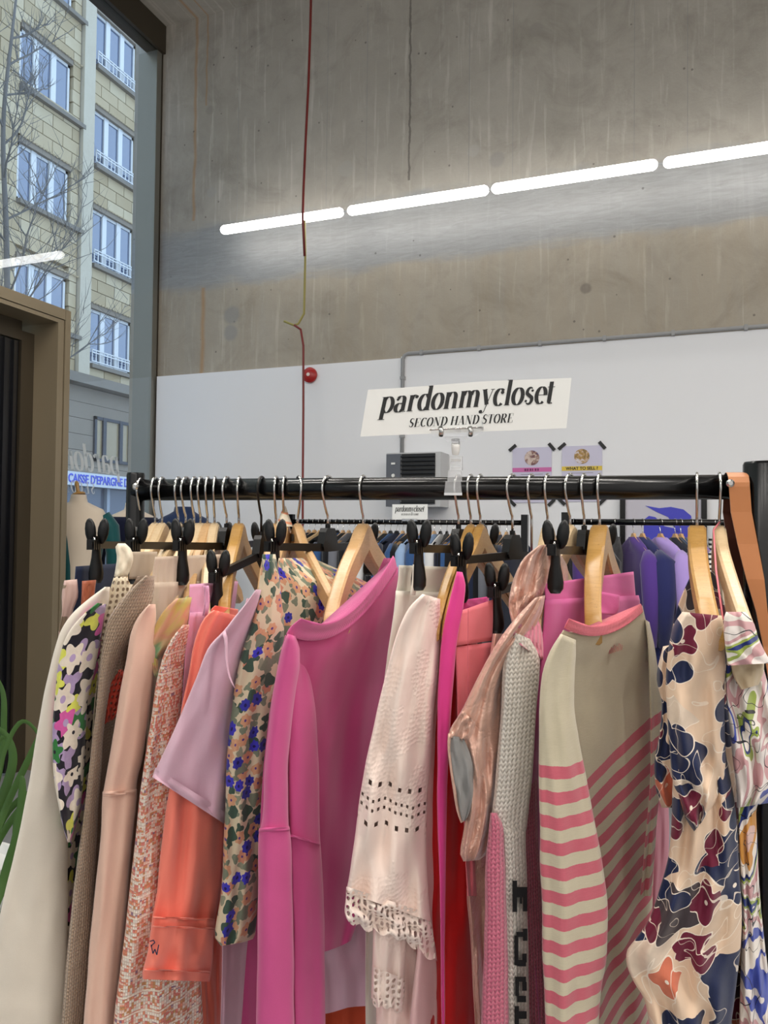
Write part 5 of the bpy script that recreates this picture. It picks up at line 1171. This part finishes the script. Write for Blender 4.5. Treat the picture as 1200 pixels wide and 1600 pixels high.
blob([(1006, 812), (1014, 806), (1024, 808), (1038, 822), (1056, 826), (1070, 840), (1068, 862), (1060, 905), (1010, 905), (1016, 880), (1006, 850)])

# ---------------------------------------------------------------- back racks
def back_rack(u0, u1, Y, z, label, posts=(0, 1)):
    x0 = PY(u0, 815, Y).x; x1 = PY(u1, 815, Y).x if u1 < 1200 else PY(u1, 815, Y).x
    r = empty('clothes_rack', ((x0 + x1) / 2, Y, 0), label, 'clothes rack')
    m = MB(); m.tube([(x0, Y, z), (x1, Y, z)], .016, 16); m.build('rail', BLACK_METAL, r, True)
    for x in (x0, x1):
        m = MB(); m.span((x - .02, Y - .02, .03), (x + .02, Y + .02, z + .05)); m.build('upright', BLACK_METAL, r)
        m = MB(); m.span((x - .02, Y - .25, 0), (x + .02, Y + .25, .03)); m.build('foot_bar', BLACK_METAL, r)
    return r, x0, x1
zA = PY(650, 816, 4.7).z
_, xa0, xa1 = back_rack(455, 820, 4.7, zA, 'black clothes rack at the back on the left, crowded with dark garments')
zB = PY(1000, 816, 4.1).z
_, xb0, xb1 = back_rack(884, 1290, 4.1, zB, 'black clothes rack at the back on the right, with purple and denim garments')
def small_hanger(mat):
    root = empty('hanger', (0, 0, 0), 'hanger on the back rail, hardly visible between the garments', 'hanger', 'hangers on the back rails')
    m = MB(); r = .018; pts = [(0, r * cos(radians(q)), r * sin(radians(q))) for q in range(200, -31, -23)] + [(0, .003, -.035), (0, 0, -.045), (0, 0, -.058)]
    m.tube(pts, .0018, 6); m.build('hook', CHROME, root, True)
    m = MB(); pr = [(-.2, -.15), (-.2, -.165), (-.02, -.095), (.02, -.095), (.2, -.165), (.2, -.15), (.022, -.07), (.012, -.056), (-.012, -.056), (-.022, -.07)]
    top = [(-.2, -.15), (-.022, -.07), (-.012, -.056), (.012, -.056), (.022, -.07), (.2, -.15)]; bot = [(-.2, -.165), (-.022, -.095), (-.012, -.095), (.012, -.095), (.022, -.095), (.2, -.165)]
    vs = [(s * .006, y, z) for s in (-1, 1) for (y, z) in top + bot]; fs = []
    for i in range(5):
        fs += [(i, i + 1, 7 + i, 6 + i), (12 + i, 18 + i, 19 + i, 13 + i), (i, 12 + i, 13 + i, i + 1), (6 + i, 7 + i, 19 + i, 18 + i)]
    fs += [(0, 6, 18, 12), (5, 17, 23, 11)]
    m.add(vs, fs); m.build('shoulder', mat, root); return root
def small_garment(name, mat, label, cat, th=.03, L=.75, sleeves=True, group=None, w=.21):
    root = empty(name, (0, 0, 0), label, cat, group)
    m = MB(); n = 20
    prof = [(.035, -.075), (.07, -.088), (.14, -.115), (w - .01, -.145), (w, -.165), (w - .01, -.3), (w - .02, -.5), (w - .01, -L)]
    vs = []; fs = []
    for i, (hw, z) in enumerate(prof):
        for k in range(n):
            a = 2 * pi * k / n; e = .75 + .25 * sin(3 * a + i) + .1 * sin(7 * a + .6 * i)
            vs.append((cos(a) * 0 + sin(a) * th / 2 * e + .004 * sin(5 * cos(a) + i * .4), cos(a) * hw, z))
    for i in range(len(prof) - 1):
        for k in range(n): fs.append((i * n + k, i * n + (k + 1) % n, (i + 1) * n + (k + 1) % n, (i + 1) * n + k))
    m.add(vs, fs); m.build('body', mat, root, True)
    if sleeves:
        for s in (-1, 1):
            m = MB(); m.tube([(0, s * (w - .03), -.145), (.004, s * (w + .01), -.2), (.006, s * (w + .02), -.35), (.004, s * (w + .015), -.60)], [.018, th * .8 + .012, th * .7 + .012, .026], 12); m.build('sleeve', mat, root, True)
    return root
cols = {'navy': (30, 38, 62), 'black': (18, 18, 22), 'grey': (110, 112, 120), 'denim': (52, 84, 130), 'white': (214, 214, 214), 'tan': (190, 160, 120), 'lightblue': (150, 176, 210), 'pink': (214, 150, 160)}
protoH = [small_hanger(WOOD), small_hanger(BLACK_PLASTIC)]
protoG = {}
for c_, rgb in cols.items():
    protoG[c_] = small_garment('garment', fabric(c_ + '_back_fabric', srgb(*rgb)), {'navy': 'navy', 'black': 'black', 'grey': 'grey', 'denim': 'blue denim', 'white': 'white', 'tan': 'tan', 'lightblue': 'light blue', 'pink': 'dusty pink'}[c_] + ' garment hanging on the back rack below the fan heater', 'garment', group=c_ + ' garments on the back rack')
seq = ['grey', 'black', 'navy', 'black', 'tan', 'black', 'navy', 'denim', 'black', 'grey', 'black', 'navy', 'black', 'navy', 'white', 'black', 'denim', 'navy', 'denim', 'black', 'lightblue', 'denim', 'navy', 'lightblue', 'white', 'black', 'navy', 'denim', 'black', 'pink', 'navy', 'black', 'grey', 'navy', 'black', 'navy']
used = set(); usedH = set(); n = len(seq)
for i, c_ in enumerate(seq):
    x = xa0 + .05 + (xa1 - xa0 - .12) * i / (n - 1); rz = radians(rng.uniform(-16, 4))
    h = protoH[rng.random() < .35]
    if h.name in usedH: clone(h, (x, 4.7, zA), rz)
    else: h.location = (x, 4.7, zA); h.rotation_euler = (0, 0, rz); usedH.add(h.name)
    if c_ in used: clone(protoG[c_], (x, 4.7, zA), rz)
    else: protoG[c_].location = (x, 4.7, zA); protoG[c_].rotation_euler = (0, 0, rz); used.add(c_)
t_ = NT('lilac_to_rust_gradient_cotton'); q_ = t_.sep(t_.obj())
GRAD = t_.done(t_.bsdf(Base_Color=t_.ramp(t_.n('ShaderNodeMapRange', None, Value=q_[2], i1=-.65, i2=-.1).outputs[0], [(0, srgb(190, 90, 70)), (.4, srgb(196, 110, 100)), (.75, srgb(160, 126, 170)), (1, srgb(120, 110, 170))]), Roughness=.85))
t_ = NT('black_white_stripe_knit'); q_ = t_.sep(t_.obj())
BWS = t_.done(t_.bsdf(Base_Color=t_.mix(t_.mt('LESS_THAN', t_.mt('FRACT', t_.mt('MULTIPLY', q_[2], 45.0)), .45), srgb(220, 216, 210), srgb(30, 28, 32)), Roughness=.9))
BK = [(897, 'black', (22, 22, 26), 'black top at the window end of the right-hand back rack', .05, 0),
      (925, 'purple', (70, 44, 110), 'deep purple blouse on the right-hand back rack, behind the striped sweater', .06, 0),
      (962, 'black', (20, 20, 24), 'black jacket on the right-hand back rack, behind the golden hanger', .06, 0),
      (990, 'violet', (80, 52, 130), 'dark violet blouse beside the lavender jacket', .05, 30),
      (1004, 'navy', (36, 40, 88), 'navy blazer just before the lavender jacket', .06, 34),
      (1032, 'lavender', (166, 142, 206), 'lavender jacket on the right-hand back rack', .06, 38),
      (1055, 'darknavy', (22, 26, 40), 'near-black coat after the lavender jacket', .05, 30),
      (1064, 'denim', (40, 66, 100), 'dark blue denim jacket on the right-hand back rack', .05, 30),
      (1080, 'grad', None, 'blouse fading from lilac to rust on the right-hand back rack', .05, 34),
      (1096, 'navy', (30, 34, 60), 'navy shirt beside the fading lilac and rust blouse', .06, 6),
      (1118, 'bw', None, 'black and white striped top seen between the two right-hand hangers', .06, 0),
      (1134, 'tan', (150, 110, 80), 'tan jacket behind the marbled print blouse', .06, 0),
      (1162, 'black', (20, 18, 20), 'black coat behind the leather strap', .09, 0),
      (1185, 'black', (24, 22, 22), 'black cardigan at the far end of the right-hand back rack', .09, 0)]
for u, nm, rgb, lab, th, rz in BK:
    mt_ = GRAD if nm == 'grad' else BWS if nm == 'bw' else fabric(nm + '_right_rack_fabric', srgb(*rgb))
    q = PY(u, 815, 4.1)
    ga = small_garment('garment', mt_, lab, 'garment', th, .86 if nm != 'black' else 1.0, w=.2); ga.location = (q.x, 4.1, zB); ga.rotation_euler = (0, 0, radians(rz - 6))
    clone(protoH[1 if nm in ('black', 'bw') else 0], (q.x, 4.1, zB), radians(rz - 6))
# small repeated sign on the back rack
q = PY(641, 800, 4.62)
ss = empty('sign', (q.x, 4.62, zA), 'small white pardonmycloset sign standing on the back rail', 'sign')
a = PY(613, 788, 4.62); b = PY(668, 812, 4.62)
m = MB(); m.span((a.x, 4.62, b.z), (b.x, 4.623, a.z)); m.build('paper', PAPER, ss)
m = MB(); W_ = text_width('pardonmycloset'); ws = (b.x - a.x) * .82; x_ = a.x + (b.x - a.x) * .08; zb1 = b.z + (a.z - b.z) * .52; k_ = ws / W_
serif_text(m, 'pardonmycloset', lambda x, y: Vector((x_ + x * k_, 4.6185, zb1 + y * k_ * 1.3))); m.build('lettering', INK, ss)
m = MB(); W_ = text_width('SECOND HAND STORE'); ws2 = (b.x - a.x) * .5; k2 = ws2 / W_; x2_ = a.x + (b.x - a.x) * .25; zb2 = b.z + (a.z - b.z) * .28
serif_text(m, 'SECOND HAND STORE', lambda x, y: Vector((x2_ + x * k2, 4.6185, zb2 + y * k2))); m.build('lettering', INK, ss)
m = MB(); xm = (a.x + b.x) / 2; m.span((xm - .012, 4.625, zA - .01), (xm + .012, 4.64, b.z + .03)); m.span((xm - .05, 4.612, b.z - .01), (xm + .05, 4.628, b.z + .006)); m.build('acrylic_clip', ACR, ss)

# ---------------------------------------------------------------- mannequins by the window
SKIN = fabric('cream_mannequin_cover', srgb(222, 206, 186), .7, weave=200)
def mannequin(u, un_v, depth, label, top_mat, garment_label, gname, gcat, knob=True, w=.19, collar=False):
    p = P(u, un_v, depth)           # centre of the neck's top
    R = Matrix.Rotation(YAW + radians(25), 3, 'Z'); base = (p.x, p.y, 0)
    root = empty('mannequin', base, label, 'mannequin')
    z = p.z
    prof = [(.115, .12, z - .74), (.15, .115, z - .66), (.125, .095, z - .47), (.135, .10, z - .38), (.16, .115, z - .28), (.175, .105, z - .2), (.182, .085, z - .135), (.16, .07, z - .098), (.10, .06, z - .07), (.06, .056, z - .05), (.052, .052, z - .02), (.050, .050, z)]
    def body(scale, rows, name, mat, par):
        n = 28; vs = []; fs = []
        for rx, ry, zz in rows:
            for k in range(n):
                a = 2 * pi * k / n; vs.append(R @ Vector((rx * cos(a) * scale, ry * sin(a) * scale, 0)) + Vector((p.x, p.y, zz)))
        for i in range(len(rows) - 1):
            for k in range(n): fs.append((i * n + k, i * n + (k + 1) % n, (i + 1) * n + (k + 1) % n, (i + 1) * n + k))
        fs.append(tuple(range(n - 1, -1, -1))); fs.append(tuple(range((len(rows) - 1) * n, len(rows) * n)))
        m = MB(); m.add(vs, fs); return m.build(name, mat, par, True)
    body(1, prof, 'torso', SKIN, root)
    if knob:
        m = MB(); m.lathe([(.045, 0), (.04, .012), (.014, .02), (.011, .05), (.016, .075), (.008, .095), (.001, .1)], (p.x, p.y, z), 20, Matrix.Rotation(radians(-14), 3, 'Y')); m.build('neck_finial', WOOD_GOLD, root, 'auto')
    m = MB(); m.tube([(p.x, p.y, .03), (p.x, p.y, z - .72)], .014, 10); m.build('pole', CHROME, root, True)
    m = MB(); m.lathe([(.17, 0), (.17, .008), (.03, .03)], (p.x, p.y, 0), 28); m.build('base', BLACK_METAL, root, 'auto')
    g = empty(gname, (p.x, p.y, z - .2), garment_label, gcat)
    if collar:
        rows = [(.17, .13, z - .75), (.17, .13, z - .5), (.185, .13, z - .3), (.198, .115, z - .2), (.20, .098, z - .13), (.17, .085, z - .085), (.11, .075, z - .055), (.078, .07, z - .035), (.07, .068, z + .0)]
    else:
        rows = [(.18, .14, z - .9), (.17, .13, z - .7), (.15, .12, z - .48), (.175, .125, z - .3), (.195, .115, z - .2), (.20, .097, z - .14), (.18, .08, z - .105)]
    if not collar and knob:
        # open at the back: the dress hangs below the shoulder blades and from one shoulder
        n = 40; vs = []; fs = []
        rr = [(.18, .14, -.9), (.17, .13, -.7), (.15, .12, -.48), (.175, .125, -.3), (.192, .115, -.2), (.197, .098, -.14)]
        for ir, (rx, ry, zz) in enumerate(rr):
            lo = -100 - 25 * ir / 5; hi = -60 + 55 * ir / 5
            for k in range(n + 1):
                a = radians(hi + (360 + lo - hi) * k / n)
                vs.append(R @ Vector((rx * cos(a), ry * sin(a), 0)) + Vector((p.x, p.y, z + zz)))
        for i in range(len(rr) - 1):
            for k in range(n): fs.append((i * (n + 1) + k, i * (n + 1) + k + 1, (i + 1) * (n + 1) + k + 1, (i + 1) * (n + 1) + k))
        m = MB(); m.add(vs, fs); o = m.build('dress_body', top_mat, g, True)
        md = o.modifiers.new('thickness', 'SOLIDIFY'); md.thickness = .006
    else:
        body(1.0, rows, 'garment_body', top_mat, g)
    for s in (-1, 1):
        q = [R @ Vector((s * x, 0, 0)) + Vector((p.x, p.y, z + dz)) for x, dz in ((.16, -.135), (.21, -.22), (.235, -.4), (.23, -.62))]
        m = MB(); m.tube(q, [.045, .06, .052, .042], 14); m.build('sleeve', top_mat, g, True)
    return root
mannequin(123, 773, 5.25, 'cream tailor\'s mannequin with a wooden finial, beside the door portal', fabric('teal_green_satin', srgb(16, 78, 80), .5), 'dark teal dress on the mannequin with the wooden finial', 'dress', 'dress')
mannequin(207, 786, 5.7, 'mannequin wearing navy behind the front rack\'s window-side upright', fabric('deep_navy_wool', srgb(14, 18, 44), .9), 'deep navy pullover on the mannequin behind the rack upright', 'pullover', 'pullover', knob=False)
mannequin(288, 792, 5.75, 'mannequin in a denim jacket between the window and the concrete wall', fabric('dark_denim', srgb(34, 50, 84), .85), 'dark blue denim jacket on the mannequin by the corner of the room', 'denim_jacket', 'jacket', knob=False, collar=True)
# vinyl lettering on the glass, read from outside
vl = empty('window_lettering', PX(150, 740, XG + .002), 'white vinyl shop name on the window glass, reversed as seen from inside', 'lettering')
VIN = plain('frosted_white_vinyl', srgb(236, 240, 240), .5, Alpha=.8)
def on_glass(text, u_right, v_base, xh, track=0):
    p = PX(u_right, v_base, XG + .004); zx = xh
    m = MB(); serif_text(m, text, lambda x, y: Vector((XG + .003, p.y - x * zx, p.z + y * zx)), .2, track); m.build('lettering', VIN, vl)
on_glass('pardonmycloset', 188, 742, .142)
on_glass('SECOND HAND STORE', 149, 772, .062, .25)
# plant on the floor at the left
pp = PZ(-95, 1600, .0); pp = Vector((pp.x, pp.y, 0)); pc = P(-60, 1440, 2.75); pc = Vector((pc.x, pc.y, 0))
pl = empty('potted_plant', pc, 'potted plant with long arching green blades on the floor by the door', 'plant')
m = MB(); m.lathe([(.13, 0), (.17, .30), (.18, .32), (.165, .32), (.155, .29), (.0, .28)], pc, 28); m.build('pot', plain('white_pot', srgb(214, 214, 210), .5), pl, 'auto')
blades = [((-30, 1330), (2, 1190), (30, 1130), (55, 1140), (72, 1180)), ((-30, 1360), (10, 1260), (38, 1200), (62, 1150), (90, 1100)), ((-40, 1300), (0, 1250), (20, 1190), (10, 1150), (-20, 1130)),
          ((-20, 1420), (15, 1330), (40, 1270), (80, 1200), (110, 1190)), ((-40, 1400), (0, 1290), (30, 1250), (60, 1232), (95, 1215)), ((-30, 1450), (8, 1370), (30, 1290), (35, 1230), (34, 1212)),
          ((-30, 1500), (5, 1420), (20, 1340), (24, 1280), (36, 1240)), ((-50, 1430), (0, 1310), (50, 1240), (90, 1180), (120, 1170)), ((-20, 1500), (10, 1440), (40, 1390), (60, 1320), (90, 1290)),
          ((-40, 1380), (-10, 1300), (10, 1240), (20, 1230), (40, 1226)), ((-40, 1480), (0, 1400), (14, 1380), (30, 1350), (60, 1345)), ((-30, 1560), (0, 1480), (10, 1450), (20, 1400), (28, 1360)),
          ((-50, 1300), (-20, 1200), (0, 1155), (14, 1160), (26, 1195)), ((-40, 1350), (0, 1200), (6, 1120), (4, 1080), (-10, 1050))]
for i, b in enumerate(blades):
    dd = 2.35 + .07 * (i % 5); ctl = [Vector((pc.x, pc.y, .30))] + [P(u, v, dd) for u, v in b]
    pts = []
    for s in range(len(ctl) - 1):
        p0, p1, p2, p3 = ctl[max(0, s - 1)], ctl[s], ctl[s + 1], ctl[min(len(ctl) - 1, s + 2)]
        for k in range(5):
            t = k / 5; pts.append(.5 * ((2 * p1) + (p2 - p0) * t + (2 * p0 - 5 * p1 + 4 * p2 - p3) * t * t + (3 * p1 - p0 - 3 * p2 + p3) * t ** 3))
    pts.append(ctl[-1]); n = len(pts); vs = []
    for j, p in enumerate(pts):
        t = (pts[min(j + 1, n - 1)] - pts[max(j - 1, 0)]).normalized(); sd = t.cross(FWD + Vector((0, 0, .2))).normalized()
        w = (.006 + .004 * (i % 3)) * (sin(pi * min(1, (j + 1) / n * .98)) ** .6) + .001; up = sd.cross(t) * w * .35
        vs += [p - sd * w, p + up * -1, p + sd * w]
    m = MB(); m.add(vs, [(3 * j + k, 3 * j + k + 1, 3 * j + k + 4, 3 * j + k + 3) for j in range(n - 1) for k in (0, 1)]); m.build('blade', LEAF, pl, True)

# ---------------------------------------------------------------- outside: street, building, tree
XB = -16.0
m = MB(); m.span((-17.5, -25, -.3), (XG - .125, 60, -.06)); m.build('street', plain('street_asphalt', srgb(120, 120, 122), .9, bump=.3, bscale=40), kind='structure')
bd = empty('apartment_building', (XB, 17.5, -.06), 'pale stone apartment building with white framed windows across the street', 'building')
m = MB(); m.span((XB - 8, -20, -.06), (XB - .22, 50, 22)); m.build('wall', MORTAR, bd)
cols_ = [(15.03, 16.81, [16.15, 13.12, 10.08, 7.02], 1.5, 'left'), (17.76, 19.55, [15.2, 12.25, 9.3, 6.35], 1.62, 'right')]
for yo in (-5.7, -11.4, 5.7, 11.4): pass
# stone courses between the windows
blk = {}
def stone(y0, y1, z0, z1, i):
    w = round(y1 - y0, 2); h = z1 - z0; key = (w, i % 3)
    if key not in blk:
        m = MB(); m.box((0, 0, 0), (.2, w - .018, h - .018), None, .006)
        me = bpy.data.meshes.new('stone'); me.from_pydata([tuple(p) for p in m.v], [], m.f); me.materials.append(STONES[i % 3]); blk[key] = me
    o = bpy.data.objects.new('stone', blk[key]); COL.objects.link(o); o.location = (XB - .12, (y0 + y1) / 2, (z0 + z1) / 2)
    put(o, bd)
CH = .365; cnt = 0
zz = 5.95; row = 0
while zz < 18.6:
    for (ya, yb, sills, hw, _) in ((14.0, 17.16, cols_[0][2], 1.5, cols_[0]), (17.64, 19.68, cols_[1][2], 1.62, cols_[1])):
        wy0, wy1 = _[0], _[1]
        y = ya - (.35 if row % 2 else 0)
        while y < yb:
            y1 = min(y + .72, yb); y0 = max(y, ya)
            if yb - y1 < .2: y1 = yb
            segs = [(y0, y1)]
            if any(z_s - .02 < zz + CH * .5 < z_s + hw + .2 for z_s in sills):
                segs = []
                if y0 < wy0 - .05: segs.append((y0, min(y1, wy0 - .04)))
                if y1 > wy1 + .05: segs.append((max(y0, wy1 + .04), y1))
            for s0, s1 in segs:
                if s1 - s0 > .12 and cnt < 300: stone(s0, s1, zz, zz + CH, rng.randrange(3)); cnt += 1
            y = y1 if y1 > y + .01 else y + .72
            if y1 >= yb: break
    zz += CH; row += 1
def win(y0, y1, z0, h, rail):
    x = XB - .16
    m = MB(); 
    m.span((x, y0, z0), (x + .06, y0 + .07, z0 + h)); m.span((x, y1 - .07, z0), (x + .06, y1, z0 + h)); m.span((x, y0, z0), (x + .06, y1, z0 + .08)); m.span((x, y0, z0 + h - .08), (x + .06, y1, z0 + h))
    w = (y1 - y0)
    for f in (.31, .66): m.span((x - .01, y0 + w * f - .09, z0), (x + .08, y0 + w * f + .09, z0 + h))
    fr = m.build('window', WHITE_FRAME, bd)
    for a, b in ((0.03, .27), (.34, .62), (.70, .97)):
        m = MB(); m.span((x + .01, y0 + w * a, z0 + .06), (x + .03, y0 + w * b, z0 + h - .06)); m.build('pane', PANE, fr)
    m = MB(); m.span((XB - .2, y0 - .05, z0 - .14), (XB + .12, y1 + .45, z0 - .02)); m.build('sill', SILL, bd)
    m = MB(); m.span((x, y0 - .02, z0 + h), (XB + .01, y1 + .02, z0 + h + .16)); m.build('shutter_box', FASCIA, bd)
    m = MB()
    k = y0
    while k < y1 + .3: m.tube([(XB + .02, k, z0 + h + .18), (XB + .05, k + .05, z0 + h + .14), (XB + .02, k + .1, z0 + h + .18)], .02, 6); k += .12
    m.build('blind_valance', STONES[0], bd)
    if rail:
        m = MB()
        for zr in (.05, .30, .38): m.span((XB + .03, y0, z0 + zr), (XB + .06, y1 + .05, z0 + zr + .03))
        k = y0
        while k < y1: m.span((XB + .035, k, z0 + .05), (XB + .055, k + .025, z0 + .38)); k += .16
        m.build('railing', WHITE_FRAME, bd)
for y0, y1, sills, h, side in cols_:
    for z in sills: win(y0, y1, z, h, side == 'right')
for (y0, y1) in ((17.18, 17.62), (19.70, 21.2)):
    m = MB(); m.span((XB - .22, y0, 5.9), (XB + .10, y1, 22)); m.build('pilaster', RENDER_PALE, bd)
for (y0, y1) in ((14.2, 17.42), (18.0, 19.92)):
    pass
m = MB(); m.span((XB - .22, -20, 5.62), (XB + .35, 50, 5.80)); m.span((XB - .22, -20, 5.80), (XB + .22, 50, 5.93)); m.build('cornice', SILL, bd)
for k in range(8):
    m = MB(); m.span((XB - .2, 12, 5.60 - .46 * (k + 1) + .012), (XB - .02 + .004 * (k % 2), 24, 5.60 - .46 * k)); 
    if k < 6: m.build('fascia_panel', FASCIA, bd)
# upper ground floor window with dark frames
ya, yb = PX(146, 690, XB).y, PX(207, 690, XB).y; zt_, zb_ = 4.82, 3.5
m = MB(); f_ = .09
m.span((XB - .03, ya, zb_), (XB + .05, yb, zb_ + f_)); m.span((XB - .03, ya, zt_ - f_), (XB + .05, yb, zt_)); m.span((XB - .03, ya, zb_), (XB + .05, ya + f_, zt_)); m.span((XB - .03, yb - .22, zb_), (XB + .05, yb, zt_))
for f in (.2, .62): m.span((XB - .03, ya + (yb - ya) * f, zb_), (XB + .06, ya + (yb - ya) * f + .14, zt_))
wf = m.build('window', plain('dark_bronze_frame', srgb(48, 48, 54), .5), bd)
m = MB(); m.span((XB - .02, ya + .05, zb_ + .05), (XB + .0, yb - .05, zt_ - .05)); m.build('pane', plain('warm_tan_glass', srgb(150, 132, 100), .15), wf)  # pane in one even warm tan, no emission
# shop band and glazing
a = PX(105, 745, XB + .3); b = PX(222, 766, XB + .3)
m = MB(); m.span((XB - .1, 10, 2.72), (XB + .3, 26, 3.10)); m.build('shop_sign_band', plain('white_sign_band', srgb(196, 198, 200), .5), bd)
BLUET = plain('blue_sign_letters', srgb(60, 74, 190), .5)
ps = PX(107, 757, XB + .31); pe = PX(186, 757, XB + .31)
T = Matrix.Translation((XB + .305, ps.y, 2.80)) @ Matrix.Rotation(radians(90), 4, 'Z') @ Matrix.Rotation(radians(90), 4, 'X')
o = sans("CAISSE D'EPARGNE DE", 'sign_letters', BLUET, bd, .34, T, 'LEFT', .01, .006)
xs = [v.co.y for v in o.data.vertices]; sc = (PX(205, 757, XB + .31).y - ps.y) / (max(xs) - min(xs))
for v in o.data.vertices: v.co.y = ps.y + (v.co.y - min(xs)) * sc
m = MB(); m.span((XB - .2, 10, -.06), (XB - .1, 26, 2.72)); m.build('shop_front', plain('dark_shop_glass', srgb(86, 92, 104), .15), bd)
m = MB()
for k in range(14): m.span((XB - .1, 10.5 + k * 1.15, -.06), (XB + .02, 10.62 + k * 1.15, 2.72))
m.build('shop_mullions', plain('pale_mullion', srgb(150, 156, 164), .5), bd)
q0 = PX(163, 815, XB + .05); q1 = PX(178, 845, XB + .05)
m = MB(); m.span((XB + .03, q0.y, .9), (XB + .06, q1.y, 1.62)); m.build('lilac_panel', emitter('lit_lilac_display', (.45, .42, 1, 1), .8), bd)
# bare street tree
tr = empty('bare_tree', (-10.2, 9.35, -.06), 'bare street tree with thin twigs in front of the pale stone building', 'tree')
T0 = PX(8, 820, -10.2)
tr.location = (-10.2, T0.y, -.06)
trunk = [Vector((-10.2, T0.y, -.06)), Vector((-10.2, T0.y + .02, 3.2)), PX(10, 380, -10.2), PX(5, 200, -10.2), PX(18, 60, -10.1), PX(30, -40, -10.1)]
m = MB()
def cr(ctl, k=6):
    out = []
    for s in range(len(ctl) - 1):
        p0, p1, p2, p3 = ctl[max(0, s - 1)], ctl[s], ctl[s + 1], ctl[min(len(ctl) - 1, s + 2)]
        for j in range(k):
            t = j / k; out.append(.5 * ((2 * p1) + (p2 - p0) * t + (2 * p0 - 5 * p1 + 4 * p2 - p3) * t * t + (3 * p1 - p0 - 3 * p2 + p3) * t ** 3))
    return out + [ctl[-1]]
tp = cr(trunk); m.tube(tp, [.065 * (1 - .8 * i / len(tp)) for i in range(len(tp))], 10); m.build('trunk', BARK, tr, True)
tw = MB(); nb = 0
r2 = random.Random(11)
def grow_b(p, d, L, r, lev, holder):
    pts = [p]; q = p.copy(); dd = d.normalized()
    n = 5
    for i in range(n):
        dd = (dd + Vector((r2.uniform(-.18, .18), r2.uniform(-.18, .18), r2.uniform(-.04, .16)))).normalized(); q = q + dd * L / n; pts.append(q.copy())
    holder.tube(pts, [r * (1 - .75 * i / n) for i in range(n + 1)], 5 if lev < 2 else 4, cap=False)
    if lev < 3:
        for i in range(1, n + 1):
            for _ in range(2 if lev < 2 else 1):
                side = Vector((r2.uniform(-1, 1), r2.uniform(-1, 1), r2.uniform(-.1, .8))).normalized()
                grow_b(pts[i], dd * .7 + side * .8, L * r2.uniform(.42, .6), r * .5, lev + 1, holder)
for i, h in enumerate([3.6, 4.2, 4.7, 5.2, 5.7, 6.1, 6.6, 7.1, 7.6, 8.1, 8.6, 9.0, 9.5]):
    p = min(tp, key=lambda q: abs(q.z - h)); a = r2.uniform(0, 6.28) if i % 2 else r2.uniform(.2, 1.9)
    m = MB(); grow_b(p, Vector((cos(a) * .8, sin(a), .75)), 2.1 - .1 * i, .02, 1, m); m.build('branch', BARK, tr, True)
print('objects', len(bpy.data.objects), 'stones', cnt)
